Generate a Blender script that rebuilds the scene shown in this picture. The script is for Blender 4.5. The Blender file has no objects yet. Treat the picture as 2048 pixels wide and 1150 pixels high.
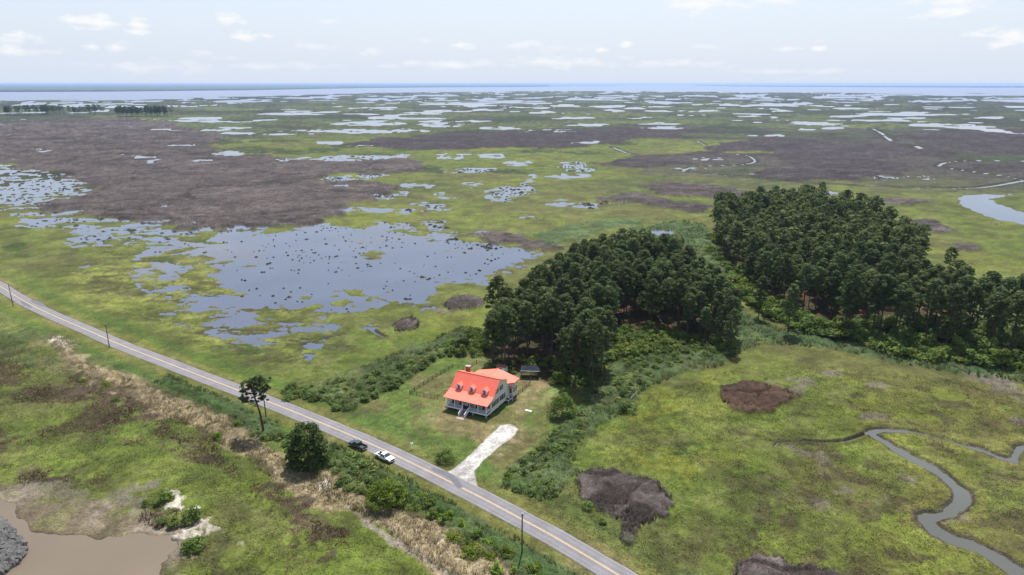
import bpy, math, random
import numpy as np
from mathutils import Vector, Matrix
random.seed(7); RNG = np.random.default_rng(11)
S = bpy.context.scene
COL = S.collection
D = bpy.data

# ------------------------------------------------------------ camera
CAM_H = 90.0
FPX = 2048 * 24 / 36.0
PITCH = math.atan((575 - 167) / FPX)
cd = D.cameras.new('camera'); cam = D.objects.new('camera', cd); COL.objects.link(cam)
cam.location = (0, 0, CAM_H); cam.rotation_euler = (math.pi / 2 - PITCH, 0, 0)
cd.lens = 24; cd.sensor_width = 36; cd.clip_start = 1; cd.clip_end = 200000
S.camera = cam

# ------------------------------------------------------------ sky and sun
SUN_EL = math.radians(62); SUN_AZ = math.radians(10)      # azimuth from +Y towards +X
EXPOSURE = 0.9
W = D.worlds.new('World'); S.world = W; W.use_nodes = True
wn = W.node_tree.nodes; wl = W.node_tree.links
for n in list(wn): wn.remove(n)
def wnode(t, **k):
    n = wn.new(t)
    for a, b in k.items(): setattr(n, a, b)
    return n
def wmath(op, a, b=None, c=None, clamp=False):
    n = wnode('ShaderNodeMath', operation=op); n.use_clamp = clamp
    for i, v in enumerate((a, b, c)):
        if v is None: continue
        if isinstance(v, (int, float)): n.inputs[i].default_value = v
        else: wl.new(v, n.inputs[i])
    return n.outputs[0]
sky = wnode('ShaderNodeTexSky', sky_type='NISHITA')
sky.sun_disc = False; sky.sun_elevation = SUN_EL; sky.sun_rotation = SUN_AZ
sky.altitude = 0; sky.air_density = 1.0; sky.dust_density = 2.2; sky.ozone_density = 1.0
tc = wnode('ShaderNodeTexCoord')
sx = wnode('ShaderNodeSeparateXYZ'); wl.new(tc.outputs['Generated'], sx.inputs[0])
az = wmath('ARCTAN2', sx.outputs[0], sx.outputs[1])
el = wmath('ARCSINE', sx.outputs[2])
cxy = wnode('ShaderNodeCombineXYZ'); wl.new(az, cxy.inputs[0]); wl.new(wmath('MULTIPLY', el, 2.6), cxy.inputs[1])
nz = wnode('ShaderNodeTexNoise'); nz.inputs['Scale'].default_value = 30; nz.inputs['Detail'].default_value = 5
nz.inputs['Roughness'].default_value = 0.6
wl.new(cxy.outputs[0], nz.inputs['Vector'])
nd = wmath('SUBTRACT', nz.outputs['Fac'], 0.5)
# low cumulus puffs: azimuth, elevation (deg), half width, half height (deg), strength
PUFF = []
def puff(x, y, w, h, s=1.0):
    dx = (x - 1024) / FPX; v = 575 - y
    fw = math.cos(PITCH) + v / FPX * math.sin(PITCH); up = -math.sin(PITCH) + v / FPX * math.cos(PITCH)
    a = math.atan2(dx, fw); e = math.atan2(up, math.hypot(dx, fw))
    PUFF.append((a, e, w / FPX, h / FPX, s))
for p in [(190, 43, 52, 11, 1), (272, 47, 32, 13, 1), (278, 64, 24, 6, .8), (458, 37, 36, 11, .9), (490, 72, 34, 9, 1),
          (535, 74, 22, 6, .8), (28, 80, 36, 11, .9), (40, 101, 45, 7, .6), (185, 93, 12, 7, .5), (236, 95, 22, 9, .6),
          (405, 106, 18, 5, .5), (460, 116, 30, 6, .4), (640, 93, 40, 7, .5), (655, 43, 26, 6, .4), (745, 103, 32, 9, .6),
          (850, 82, 22, 7, .5), (922, 91, 24, 7, .7), (1050, 90, 40, 10, .6), (1140, 97, 60, 8, .3), (1252, 88, 16, 7, .8), (1204, 99, 18, 5, .6),
          (1400, 8, 70, 16, .8), (1560, 1, 50, 9, .8), (1405, 93, 28, 6, .4), (1575, 98, 26, 5, .5), (1638, 97, 14, 6, .8),
          (1643, 82, 9, 3, .4), (1870, 25, 45, 13, .8), (1900, 3, 60, 12, .6), (2010, 74, 46, 14, .9), (900, 128, 150, 9, .45),
          (1120, 124, 140, 12, .5), (1350, 128, 110, 8, .4), (320, 135, 120, 11, .3), (560, 132, 110, 8, .3), (1590, 143, 120, 5, .3)]:
    puff(*p)
cl = None
for a, e, w, h, s in PUFF:
    u = wmath('MULTIPLY', wmath('SUBTRACT', az, a), 1 / w)
    v = wmath('MULTIPLY', wmath('SUBTRACT', el, e), 1 / h)
    q = wmath('SUBTRACT', 1.0, wmath('SQRT', wmath('ADD', wmath('MULTIPLY', u, u), wmath('MULTIPLY', v, v))))
    q = wmath('MULTIPLY', wmath('MULTIPLY_ADD', nd, 3.6, q), s)
    cl = q if cl is None else wmath('MAXIMUM', cl, q)
low = wmath('MULTIPLY', cl, 1.5, clamp=True)
# the higher, scattered cumulus field overhead (what the ponds mirror)
iz = wmath('DIVIDE', 1.0, wmath('ADD', wmath('MAXIMUM', sx.outputs[2], 0.0), 0.12))
cp = wnode('ShaderNodeCombineXYZ')
wl.new(wmath('MULTIPLY', sx.outputs[0], iz), cp.inputs[0]); wl.new(wmath('MULTIPLY', sx.outputs[1], iz), cp.inputs[1])
n2 = wnode('ShaderNodeTexNoise'); n2.inputs['Scale'].default_value = 1.35; n2.inputs['Detail'].default_value = 6
n2.inputs['Roughness'].default_value = 0.55; n2.inputs['Distortion'].default_value = 0.3
wl.new(cp.outputs[0], n2.inputs['Vector'])
mr = wnode('ShaderNodeMapRange'); mr.interpolation_type = 'SMOOTHSTEP'
wl.new(n2.outputs['Fac'], mr.inputs[0]); mr.inputs[1].default_value = .52; mr.inputs[2].default_value = .68
me = wnode('ShaderNodeMapRange'); wl.new(sx.outputs[2], me.inputs[0]); me.inputs[1].default_value = .12; me.inputs[2].default_value = .22
high = wmath('MULTIPLY', mr.outputs[0], me.outputs[0])
cloud = wmath('MULTIPLY', wmath('MAXIMUM', low, high), 0.85)
# milky summer haze near the horizon, part of the sky itself
hz = wnode('ShaderNodeMapRange'); wl.new(sx.outputs[2], hz.inputs[0]); hz.inputs[1].default_value = 0.0; hz.inputs[2].default_value = .45
hz.inputs[3].default_value = .92; hz.inputs[4].default_value = .12
mh = wnode('ShaderNodeMix', data_type='RGBA'); wl.new(hz.outputs[0], mh.inputs[0]); wl.new(sky.outputs[0], mh.inputs[6])
mh.inputs[7].default_value = (3.95, 4.42, 5.2, 1)
mc = wnode('ShaderNodeMix', data_type='RGBA'); wl.new(cloud, mc.inputs[0]); wl.new(mh.outputs[2], mc.inputs[6])
mc.inputs[7].default_value = (5.3, 5.3, 5.35, 1)
bg = wnode('ShaderNodeBackground'); bg.inputs[1].default_value = 0.1
wl.new(mc.outputs[2], bg.inputs[0])
wo = wnode('ShaderNodeOutputWorld'); wl.new(bg.outputs[0], wo.inputs[0])
W.cycles.sampling_method = 'MANUAL'; W.cycles.sample_map_resolution = 256

sd_ = D.lights.new('sun', 'SUN'); sd_.energy = 4.0; sd_.angle = math.radians(.55); sd_.color = (1, .955, .89)
sun = D.objects.new('sun', sd_); COL.objects.link(sun)
sdir = Vector((math.sin(SUN_AZ) * math.cos(SUN_EL), math.cos(SUN_AZ) * math.cos(SUN_EL), math.sin(SUN_EL)))
sun.rotation_euler = sdir.to_track_quat('Z', 'Y').to_euler(); sun.location = (0, 0, 300)
S.view_settings.view_transform = 'Standard'; S.view_settings.look = 'None'
S.view_settings.gamma = 1; S.view_settings.use_curve_mapping = False; S.view_settings.exposure = EXPOSURE

# ------------------------------------------------------------ helpers
CT, ST = math.cos(PITCH), math.sin(PITCH)
def at(x, y, z=0.0):
    """point of the plane at height z that the photograph shows at pixel x, y"""
    v = y - 575; k = (CAM_H - z) / (FPX * ST + v * CT)
    return ((x - 1024) * k, (FPX * CT - v * ST) * k)
def gp(pts): return np.array([at(*p) for p in pts])
def lin(c):
    c = np.asarray(c, float) / 255.0
    return np.where(c <= .04045, c / 12.92, ((c + .055) / 1.055) ** 2.4)
def alb(r, g, b, k=2.45): return np.clip(lin((r, g, b)) / k, 0.002, .85)
def tag(o, label=None, cat=None, group=None, kind=None):
    if label: o['label'] = label
    if cat: o['category'] = cat
    if group: o['group'] = group
    if kind: o['kind'] = kind
    return o
def link(name, me, parent=None, mat=None):
    o = D.objects.new(name, me); COL.objects.link(o)
    if mat is not None and not me.materials: me.materials.append(mat)
    if parent: o.parent = parent
    return o
def empty(name, loc=(0, 0, 0), rz=0.0, parent=None):
    o = D.objects.new(name, None); COL.objects.link(o); o.location = loc; o.rotation_euler = (0, 0, rz)
    o.empty_display_size = .5
    if parent: o.parent = parent
    return o
def copy_tree(o, parent=None):
    c = o.copy(); COL.objects.link(c)
    if parent: c.parent = parent
    for ch in list(o.children): copy_tree(ch, c)
    return c
def np_mesh(name, V, F, attrs=None, smooth=False):
    """V (n,3), F (m,3) or (m,4) arrays"""
    me = D.meshes.new(name); V = np.ascontiguousarray(V, np.float32); F = np.ascontiguousarray(F, np.int32)
    k = F.shape[1]; me.vertices.add(len(V)); me.vertices.foreach_set('co', V.ravel())
    me.loops.add(F.size); me.loops.foreach_set('vertex_index', F.ravel())
    me.polygons.add(len(F)); me.polygons.foreach_set('loop_start', np.arange(0, F.size, k, dtype=np.int32))
    me.polygons.foreach_set('loop_total', np.full(len(F), k, np.int32))
    if smooth: me.polygons.foreach_set('use_smooth', np.ones(len(F), bool))
    for an, (typ, data) in (attrs or {}).items():
        a = me.attributes.new(an, typ, 'POINT')
        if typ == 'FLOAT_COLOR': a.data.foreach_set('color', np.ascontiguousarray(data, np.float32).ravel())
        else: a.data.foreach_set('value', np.ascontiguousarray(data, np.float32).ravel())
    me.update(); me.validate(); return me
class MB:
    def __init__(s): s.v = []; s.f = []
    def add(s, vs, fs):
        b = len(s.v); s.v += [tuple(v) for v in vs]; s.f += [tuple(b + i for i in f) for f in fs]; return s
    def box(s, x0, x1, y0, y1, z0, z1):
        return s.add([(x, y, z) for z in (z0, z1) for x, y in ((x0, y0), (x1, y0), (x1, y1), (x0, y1))],
                     [(3, 2, 1, 0), (4, 5, 6, 7), (0, 1, 5, 4), (1, 2, 6, 5), (2, 3, 7, 6), (3, 0, 4, 7)])
    def prism_x(s, prof, x0, x1):
        n = len(prof)
        vs = [(x0, a, b) for a, b in prof] + [(x1, a, b) for a, b in prof]
        return s.add(vs, [tuple(range(n))[::-1], tuple(range(n, 2 * n))] + [(i, (i + 1) % n, n + (i + 1) % n, n + i) for i in range(n)])
    def prism_y(s, prof, y0, y1):
        n = len(prof)
        vs = [(a, y0, b) for a, b in prof] + [(a, y1, b) for a, b in prof]
        return s.add(vs, [tuple(range(n)), tuple(range(n, 2 * n))[::-1]] + [(i, n + i, n + (i + 1) % n, (i + 1) % n) for i in range(n)])
    def prism_z(s, prof, z0, z1):
        n = len(prof)
        vs = [(a, b, z0) for a, b in prof] + [(a, b, z1) for a, b in prof]
        return s.add(vs, [tuple(range(n))[::-1], tuple(range(n, 2 * n))] + [(i, (i + 1) % n, n + (i + 1) % n, n + i) for i in range(n)])
    def slab(s, quad, t):
        """thin plate: quad of 3-D points, thickness t downwards"""
        n = len(quad)
        vs = [tuple(p) for p in quad] + [(p[0], p[1], p[2] - t) for p in quad]
        return s.add(vs, [tuple(range(n)), tuple(range(n, 2 * n))[::-1]] + [(i, n + i, n + (i + 1) % n, (i + 1) % n) for i in range(n)])
    def tube(s, p, q, r0, r1=None, n=8):
        r1 = r0 if r1 is None else r1; p = Vector(p); q = Vector(q); d = (q - p).normalized()
        a = d.orthogonal().normalized(); b = d.cross(a)
        vs = [p + (a * math.cos(2 * math.pi * i / n) + b * math.sin(2 * math.pi * i / n)) * r0 for i in range(n)]
        vs += [q + (a * math.cos(2 * math.pi * i / n) + b * math.sin(2 * math.pi * i / n)) * r1 for i in range(n)]
        return s.add(vs, [tuple(range(n))[::-1], tuple(range(n, 2 * n))] + [(i, (i + 1) % n, n + (i + 1) % n, n + i) for i in range(n)])
    def mesh(s, name):
        me = D.meshes.new(name); me.from_pydata(s.v, [], s.f); me.update(); return me
    def build(s, name, mat, parent=None): return link(name, s.mesh(name), parent, mat)

# ------------------------------------------------------------ materials
def mat(name, color=(.5, .5, .5), rough=.7, metal=0.0, var=0.0, scale=3.0, bump=0.0, bscale=None, spec=.5, coat=0.0):
    m = D.materials.new(name); m.use_nodes = True; nt = m.node_tree; b = nt.nodes['Principled BSDF']
    b.inputs['Base Color'].default_value = (*color[:3], 1); b.inputs['Roughness'].default_value = rough
    b.inputs['Metallic'].default_value = metal; b.inputs['Specular IOR Level'].default_value = spec
    b.inputs['Coat Weight'].default_value = coat
    if var or bump:
        t = nt.nodes.new('ShaderNodeTexCoord')
        n = nt.nodes.new('ShaderNodeTexNoise'); n.inputs['Scale'].default_value = scale; n.inputs['Detail'].default_value = 5
        nt.links.new(t.outputs['Object'], n.inputs['Vector'])
        if var:
            r = nt.nodes.new('ShaderNodeMapRange'); r.inputs[1].default_value = .3; r.inputs[2].default_value = .7
            r.inputs[3].default_value = 1 - var; r.inputs[4].default_value = 1 + var
            nt.links.new(n.outputs['Fac'], r.inputs[0])
            x = nt.nodes.new('ShaderNodeVectorMath'); x.operation = 'SCALE'; x.inputs[0].default_value = color[:3]
            nt.links.new(r.outputs[0], x.inputs['Scale']); nt.links.new(x.outputs[0], b.inputs['Base Color'])
        if bump:
            bn = nt.nodes.new('ShaderNodeBump'); bn.inputs['Strength'].default_value = .6; bn.inputs['Distance'].default_value = bump
            n3 = n
            if bscale:
                n3 = nt.nodes.new('ShaderNodeTexNoise'); n3.inputs['Scale'].default_value = bscale; n3.inputs['Detail'].default_value = 3
                nt.links.new(t.outputs['Object'], n3.inputs['Vector'])
            nt.links.new(n3.outputs['Fac'], bn.inputs['Height']); nt.links.new(bn.outputs[0], b.inputs['Normal'])
    return m
def foliage_mat(name, c1, c2, rnd=.22, trans=.15, dead=None):
    m = D.materials.new(name); m.use_nodes = True; nt = m.node_tree; nt.nodes.remove(nt.nodes['Principled BSDF'])
    out = nt.nodes['Material Output']; L = nt.links
    a = nt.nodes.new('ShaderNodeAttribute'); a.attribute_name = 'tint'
    oi = nt.nodes.new('ShaderNodeObjectInfo')
    mx = nt.nodes.new('ShaderNodeMix'); mx.data_type = 'RGBA'; L.new(a.outputs['Fac'], mx.inputs[0])
    mx.inputs[6].default_value = (*c1, 1); mx.inputs[7].default_value = (*c2, 1)
    r = nt.nodes.new('ShaderNodeMapRange'); L.new(oi.outputs['Random'], r.inputs[0]); r.inputs[3].default_value = 1 - rnd * 1.2; r.inputs[4].default_value = 1 + rnd * 1.6
    x = nt.nodes.new('ShaderNodeVectorMath'); x.operation = 'SCALE'; L.new(mx.outputs[2], x.inputs[0]); L.new(r.outputs[0], x.inputs['Scale'])
    hs = nt.nodes.new('ShaderNodeHueSaturation'); L.new(x.outputs[0], hs.inputs['Color'])
    r2 = nt.nodes.new('ShaderNodeMapRange'); 
    fr = nt.nodes.new('ShaderNodeMath'); fr.operation = 'FRACT'; fm = nt.nodes.new('ShaderNodeMath'); fm.operation = 'MULTIPLY'; fm.inputs[1].default_value = 17.3
    L.new(oi.outputs['Random'], fm.inputs[0]); L.new(fm.outputs[0], fr.inputs[0]); L.new(fr.outputs[0], r2.inputs[0])
    r2.inputs[3].default_value = .485; r2.inputs[4].default_value = .512; L.new(r2.outputs[0], hs.inputs['Hue'])
    d = nt.nodes.new('ShaderNodeBsdfDiffuse'); t = nt.nodes.new('ShaderNodeBsdfTranslucent'); g = nt.nodes.new('ShaderNodeBsdfGlossy')
    g.inputs['Roughness'].default_value = .55
    ms = nt.nodes.new('ShaderNodeMixShader'); ms.inputs[0].default_value = trans
    mg = nt.nodes.new('ShaderNodeMixShader'); mg.inputs[0].default_value = .012
    for q in (d, t): L.new(hs.outputs[0], q.inputs['Color'])
    L.new(d.outputs[0], ms.inputs[1]); L.new(t.outputs[0], ms.inputs[2]); L.new(ms.outputs[0], mg.inputs[1]); L.new(g.outputs[0], mg.inputs[2])
    L.new(mg.outputs[0], out.inputs['Surface'])
    return m
M = {}
M['pine'] = foliage_mat('pine needles', alb(94, 116, 68), alb(142, 164, 96), trans=.36)
M['evergreen'] = foliage_mat('dense evergreen', alb(60, 82, 38), alb(96, 120, 54))
M['leaf'] = foliage_mat('broad leaves', alb(106, 142, 58), alb(168, 190, 86), trans=.4)
M['bright'] = foliage_mat('bright leaves', alb(118, 152, 40), alb(168, 190, 66), trans=.35)
M['myrtle'] = foliage_mat('marsh shrub leaves', alb(126, 156, 76), alb(172, 196, 110), trans=.4)
M['bark'] = mat('pine bark', alb(112, 94, 82), .95, var=.25, scale=2)
M['deadwood'] = mat('bleached dead wood', alb(190, 182, 170), .9, var=.1)
M['white'] = mat('white paint', (.74, .75, .76), .55, var=.04, scale=2)
M['siding'] = mat('cream siding', (.62, .61, .53), .6, var=.04, scale=1.5)
M['shutter'] = mat('dark green black shutter', (.012, .018, .018), .8, spec=.1)
M['glass'] = mat('window glass', (.03, .045, .075), .08, spec=.8)
M['brick'] = mat('chimney brick', (.23, .07, .05), .9, var=.25, scale=6)
M['pier'] = mat('concrete block pier', (.33, .31, .28), .95, var=.1)
M['deck'] = mat('weathered deck boards', (.30, .22, .19), .85, var=.15, scale=5)
M['darkdeck'] = mat('dark porch floor', (.055, .045, .045), .8, var=.1)
M['black'] = mat('black metal', (.012, .013, .014), .5)
M['pole'] = mat('pole wood', (.10, .085, .07), .95, var=.2, scale=3)
M['insul'] = mat('white porcelain', (.8, .8, .8), .3)
M['chrome'] = mat('polished metal', (.6, .6, .62), .2, metal=1)
M['tyre'] = mat('tyre rubber', (.02, .02, .02), .9)
M['whitecar'] = mat('white truck paint', (.82, .83, .84), .3, coat=.5)
M['darkcar'] = mat('dark navy truck paint', (.012, .016, .026), .25, coat=.7)
M['liner'] = mat('bed liner', (.03, .03, .032), .8, var=.1)
M['lamp'] = mat('head lamp lens', (.75, .76, .78), .15)
M['redlamp'] = mat('red lamp lens', (.35, .01, .01), .25)
M['signw'] = mat('white vinyl', (.8, .81, .82), .5)
M['rock'] = mat('riprap rock', alb(128, 128, 126), .95, var=.35, scale=1.2, bump=.05)
M['slab'] = mat('pale concrete', (.5, .48, .45), .9, var=.08)
M['bluetarp'] = mat('dark slate roofing', (.018, .024, .036), .9, var=.1, spec=.1)

# roof paint: weathered coral-red metal with seams running down the slope
def roof_mat():
    m = mat('coral red painted metal roof', (.74, .15, .10), .62, spec=.28)
    nt = m.node_tree; b = nt.nodes['Principled BSDF']; L = nt.links
    t = nt.nodes.new('ShaderNodeTexCoord')
    n = nt.nodes.new('ShaderNodeTexNoise'); n.inputs['Scale'].default_value = .9; n.inputs['Detail'].default_value = 5
    L.new(t.outputs['Object'], n.inputs['Vector'])
    mx = nt.nodes.new('ShaderNodeMix'); mx.data_type = 'RGBA'; L.new(n.outputs['Fac'], mx.inputs[0])
    mx.inputs[6].default_value = (.68, .125, .080, 1); mx.inputs[7].default_value = (.80, .185, .125, 1)
    L.new(mx.outputs[2], b.inputs['Base Color'])
    return m
M['roof'] = roof_mat()

# ------------------------------------------------------------ numpy noise and polygon fields
def vnoise(x, y, seed=0):
    xi = np.floor(x); yi = np.floor(y); fx = x - xi; fy = y - yi
    fx = fx * fx * (3 - 2 * fx); fy = fy * fy * (3 - 2 * fy)
    xi = xi.astype(np.int64); yi = yi.astype(np.int64)
    def h(a, b):
        n = (a * 374761393 + b * 668265263 + seed * 974711) & 0x7fffffff
        n = ((n ^ (n >> 13)) * 1274126177) & 0x7fffffff
        return ((n ^ (n >> 16)) & 0xffff) / 65535.0
    return (h(xi, yi) * (1 - fx) + h(xi + 1, yi) * fx) * (1 - fy) + (h(xi, yi + 1) * (1 - fx) + h(xi + 1, yi + 1) * fx) * fy
def fbm(x, y, scale, octv=4, seed=0, gain=.55, rot=.5):
    """0..1, mean .5; scale = size of the largest feature in metres"""
    s = np.zeros_like(x); a = 1.0; t = 0.0; c_, s_ = math.cos(rot), math.sin(rot); u = x / scale; v = y / scale
    for i in range(octv):
        s += a * vnoise(u, v, seed + 13 * i); t += a; a *= gain
        u, v = (u * c_ - v * s_) * 2.03 + 7.1, (u * s_ + v * c_) * 2.03 - 3.3
    return np.clip((s / t - .5) * (1.0 + .18 * octv) + .5, 0, 1)
def sdf(X, Y, poly, margin):
    """signed distance, positive inside; -margin where far away. returns (index, values)"""
    P = np.asarray(poly); x0, y0 = P.min(0) - margin; x1, y1 = P.max(0) + margin
    idx = np.nonzero((X > x0) & (X < x1) & (Y > y0) & (Y < y1))[0]
    if len(idx) == 0: return idx, np.zeros(0)
    x = X[idx]; y = Y[idx]; d2 = np.full(len(idx), 1e18); ins = np.zeros(len(idx), bool)
    for i in range(len(P)):
        ax, ay = P[i]; bx, by = P[(i + 1) % len(P)]; ex, ey = bx - ax, by - ay
        wx = x - ax; wy = y - ay; L2 = ex * ex + ey * ey + 1e-9
        t = np.clip((wx * ex + wy * ey) / L2, 0, 1)
        d2 = np.minimum(d2, (wx - t * ex) ** 2 + (wy - t * ey) ** 2)
        c = (ay > y) != (by > y)
        if abs(ey) > 1e-9: ins ^= c & (x < ex * (y - ay) / ey + ax)
    d = np.sqrt(d2); return idx, np.where(ins, d, -d)
def inside(X, Y, poly):
    idx, d = sdf(X, Y, poly, .01); r = np.zeros(len(X), bool); r[idx[d > 0]] = True; return r
def line_poly(pts, widths):
    """px centreline with px widths -> world ribbon polygon"""
    c = gp(pts); n = len(c); L = []; R = []
    for i in range(n):
        t = c[min(i + 1, n - 1)] - c[max(i - 1, 0)]; t = t / np.hypot(*t); nn = np.array([-t[1], t[0]])
        w = widths[i] if hasattr(widths, '__len__') else widths
        L.append(c[i] + nn * w / 2); R.append(c[i] - nn * w / 2)
    return np.array(L + R[::-1])
def dense(pts, step, closed=False):
    """resample + smooth a world polyline (Catmull-Rom)"""
    P = [np.array(p, float) for p in pts]; out = []; n = len(P)
    rng = range(n if closed else n - 1)
    for i in rng:
        p0 = P[(i - 1) % n] if closed or i > 0 else 2 * P[0] - P[1]; p1 = P[i]; p2 = P[(i + 1) % n]
        p3 = P[(i + 2) % n] if closed or i < n - 2 else 2 * P[-1] - P[-2]
        k = max(1, int(np.hypot(*(p2 - p1)) / step))
        for j in range(k):
            t = j / k
            out.append(.5 * ((2 * p1) + (-p0 + p2) * t + (2 * p0 - 5 * p1 + 4 * p2 - p3) * t * t + (-p0 + 3 * p1 - 3 * p2 + p3) * t ** 3))
    if not closed: out.append(P[-1])
    return np.array(out)
def ell(cx, cy, rx, ry, n=14, ang=0.0, seed=0):
    """irregular px ellipse -> px polygon"""
    r = random.Random(int(cx * 7 + cy * 13 + seed)); o = []
    for i in range(n):
        a = 2 * math.pi * i / n; k = r.uniform(.72, 1.2)
        u, v = math.cos(a) * rx * k, math.sin(a) * ry * k
        o.append((cx + u * math.cos(ang) - v * math.sin(ang), cy + u * math.sin(ang) + v * math.cos(ang)))
    return o

# ------------------------------------------------------------ traced outlines (photo pixels -> real ground places)
ROAD_PX = [(-190, 455), (-110, 508), (-50, 545), (0, 572.4), (23.5, 587.3), (62.6, 610), (117.4, 635.8), (172, 659.3), (240, 689), (350, 732), (460, 774.4), (528, 800),
           (596, 827), (680, 861.6), (766, 899), (820, 924.5), (900, 964), (980, 1004.6), (1042.8, 1038.5), (1105.6, 1072.3), (1236, 1150), (1320, 1203), (1420, 1270)]
ROAD = dense(gp(ROAD_PX), 4.0)
ROAD_W = 5.5
LAWN = gp([(690, 832), (735, 806), (800, 772), (845, 742), (880, 718), (950, 711), (985, 716), (1045, 740), (1095, 752), (1128, 790), (1135, 840),
           (1075, 895), (1015, 935), (1003, 975), (1020, 1005), (990, 1003), (930, 972), (850, 934), (770, 893)])
DRIVE = gp([(880, 952), (905, 942), (928, 924), (950, 902), (972, 881), (992, 863), (1003, 852), (1020, 850), (1034, 858), (1026, 870), (1002, 889), (978, 909), (958, 927), (946, 944), (948, 962), (958, 1000), (905, 968)])
CREEK = dense(gp([(2100, 1185), (2048, 1150), (1995, 1116), (1945, 1090), (1896, 1074), (1862, 1052), (1852, 1035), (1879, 1029), (1914, 1014), (1926, 990), (1900, 963), (1862, 934),
                  (1813, 909), (1770, 882), (1740, 866), (1762, 860), (1790, 861), (1825, 863), (1870, 874), (1920, 888), (1970, 902), (2005, 917), (2026, 922), (2034, 905), (2052, 893), (2110, 900)]), 1.5)
RIVER = gp([(1917, 398), (1930, 391), (1965, 388), (2003, 389), (2025, 388), (1998, 393), (1978, 398), (1995, 408), (2030, 420), (2120, 440), (2120, 462), (2048, 448), (1990, 437), (1945, 420), (1922, 408)])
COVE = gp([(-140, 990), (-40, 1000), (30, 1022), (75, 1050), (130, 1066), (200, 1074), (262, 1078), (300, 1086), (330, 1082), (340, 1095), (322, 1110), (306, 1150), (340, 1180), (330, 1230), (-160, 1230)])
COVE_MUD = gp([(-160, 975), (0, 992), (70, 1000), (150, 990), (230, 1010), (290, 1030), (345, 1050), (385, 1068), (372, 1095), (340, 1120), (322, 1150), (360, 1180), (370, 1260), (-200, 1260)])
POND = gp([(262, 512), (300, 498), (345, 478), (420, 468), (452, 455), (540, 457), (600, 452), (650, 450), (705, 452), (760, 444), (812, 447), (838, 462), (880, 462), (902, 456), (920, 466),
           (900, 472), (935, 484), (1000, 488), (1060, 500), (1084, 507), (1078, 517), (1045, 527), (1010, 540), (975, 553), (950, 565), (905, 566), (872, 568), (868, 585), (842, 602), (800, 604),
           (765, 590), (725, 583), (690, 580), (700, 590), (745, 600), (775, 608), (735, 622), (688, 628), (655, 640), (640, 652), (600, 645), (560, 640), (490, 634), (430, 618), (375, 606),
           (395, 590), (440, 578), (430, 560), (385, 545), (350, 545), (310, 530)])
LEFTWATER = gp([(-60, 330), (0, 327), (60, 336), (150, 352), (178, 370), (210, 378), (188, 392), (97, 402), (100, 424), (175, 416), (240, 411), (205, 428), (252, 441), (350, 438), (420, 444), (450, 458),
                (400, 470), (330, 482), (280, 500), (180, 500), (120, 478), (60, 455), (20, 430), (-60, 410)])
BROWN = [
    [(-80, 235), (0, 243), (120, 240), (240, 236), (345, 244), (385, 262), (440, 268), (420, 280), (395, 287), (300, 292), (330, 296), (420, 292), (435, 300), (455, 312), (520, 310), (620, 318), (700, 321), (862, 322),
     (842, 345), (800, 350), (700, 345), (640, 350), (660, 362), (790, 362), (785, 375), (745, 380), (742, 398), (700, 402), (706, 424), (680, 432), (640, 432), (600, 442), (540, 446), (500, 452), (440, 456), (412, 438),
     (350, 437), (290, 438), (250, 440), (205, 428), (245, 410), (175, 415), (100, 425), (92, 412), (130, 400), (190, 391), (205, 378), (178, 370), (150, 352), (60, 336), (0, 327), (-80, 330)],
    [(705, 288), (745, 274), (820, 276), (900, 270), (1000, 264), (1120, 262), (1250, 256), (1330, 254), (1400, 260), (1360, 274), (1260, 280), (1150, 292), (1080, 297), (960, 297), (850, 297), (715, 294)],
    [(1405, 300), (1440, 284), (1520, 277), (1620, 281), (1700, 291), (1800, 289), (1905, 300), (1860, 311), (1770, 311), (1805, 328), (1750, 345), (1690, 356), (1600, 361), (1500, 352), (1525, 335), (1545, 318), (1515, 303), (1430, 306)],
    [(1785, 272), (1830, 262), (1920, 260), (2110, 258), (2110, 308), (1960, 306), (1905, 295), (1850, 288)],
    [(1945, 332), (2110, 326), (2110, 348), (2010, 347), (1970, 340)],
    [(1165, 330), (1235, 320), (1300, 314), (1395, 316), (1400, 326), (1330, 330), (1280, 337), (1190, 336)],
    [(1437, 785), (1465, 770), (1500, 762), (1530, 768), (1562, 780), (1586, 785), (1588, 798), (1562, 812), (1548, 829), (1510, 826), (1478, 822), (1440, 802)],
    [(1150, 945), (1200, 937), (1250, 950), (1312, 960), (1318, 972), (1346, 990), (1343, 1012), (1312, 1040), (1272, 1062), (1262, 1088), (1248, 1092), (1238, 1078), (1244, 1052), (1215, 1027), (1180, 1005), (1155, 985), (1145, 965)],
    [(1470, 1125), (1520, 1110), (1560, 1113), (1590, 1130), (1650, 1138), (1700, 1170), (1460, 1190)],
    [(783, 652), (800, 640), (823, 634), (840, 648), (830, 660), (792, 666)],
    [(888, 610), (905, 595), (930, 591), (968, 600), (972, 610), (935, 618), (900, 622)],
    [(1140, 388), (1220, 396), (1300, 392), (1370, 405), (1420, 412), (1380, 420), (1290, 410), (1200, 402)],
    [(1255, 372), (1330, 366), (1470, 375), (1490, 392), (1440, 398), (1350, 388)],
    [(1800, 440), (1850, 438), (1885, 452), (1880, 462), (1840, 458)], [(1918, 494), (1955, 497), (1950, 503), (1920, 502)],
    [(1712, 398), (1740, 400), (1755, 410), (1730, 412)], [(1770, 398), (1850, 400), (1790, 406), (1760, 402)],
    [(960, 470), (1000, 466), (1060, 482), (1105, 488), (1080, 492), (1010, 482)],
    [(2010, 420), (2120, 436), (2120, 428), (2040, 414)],
]
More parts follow.
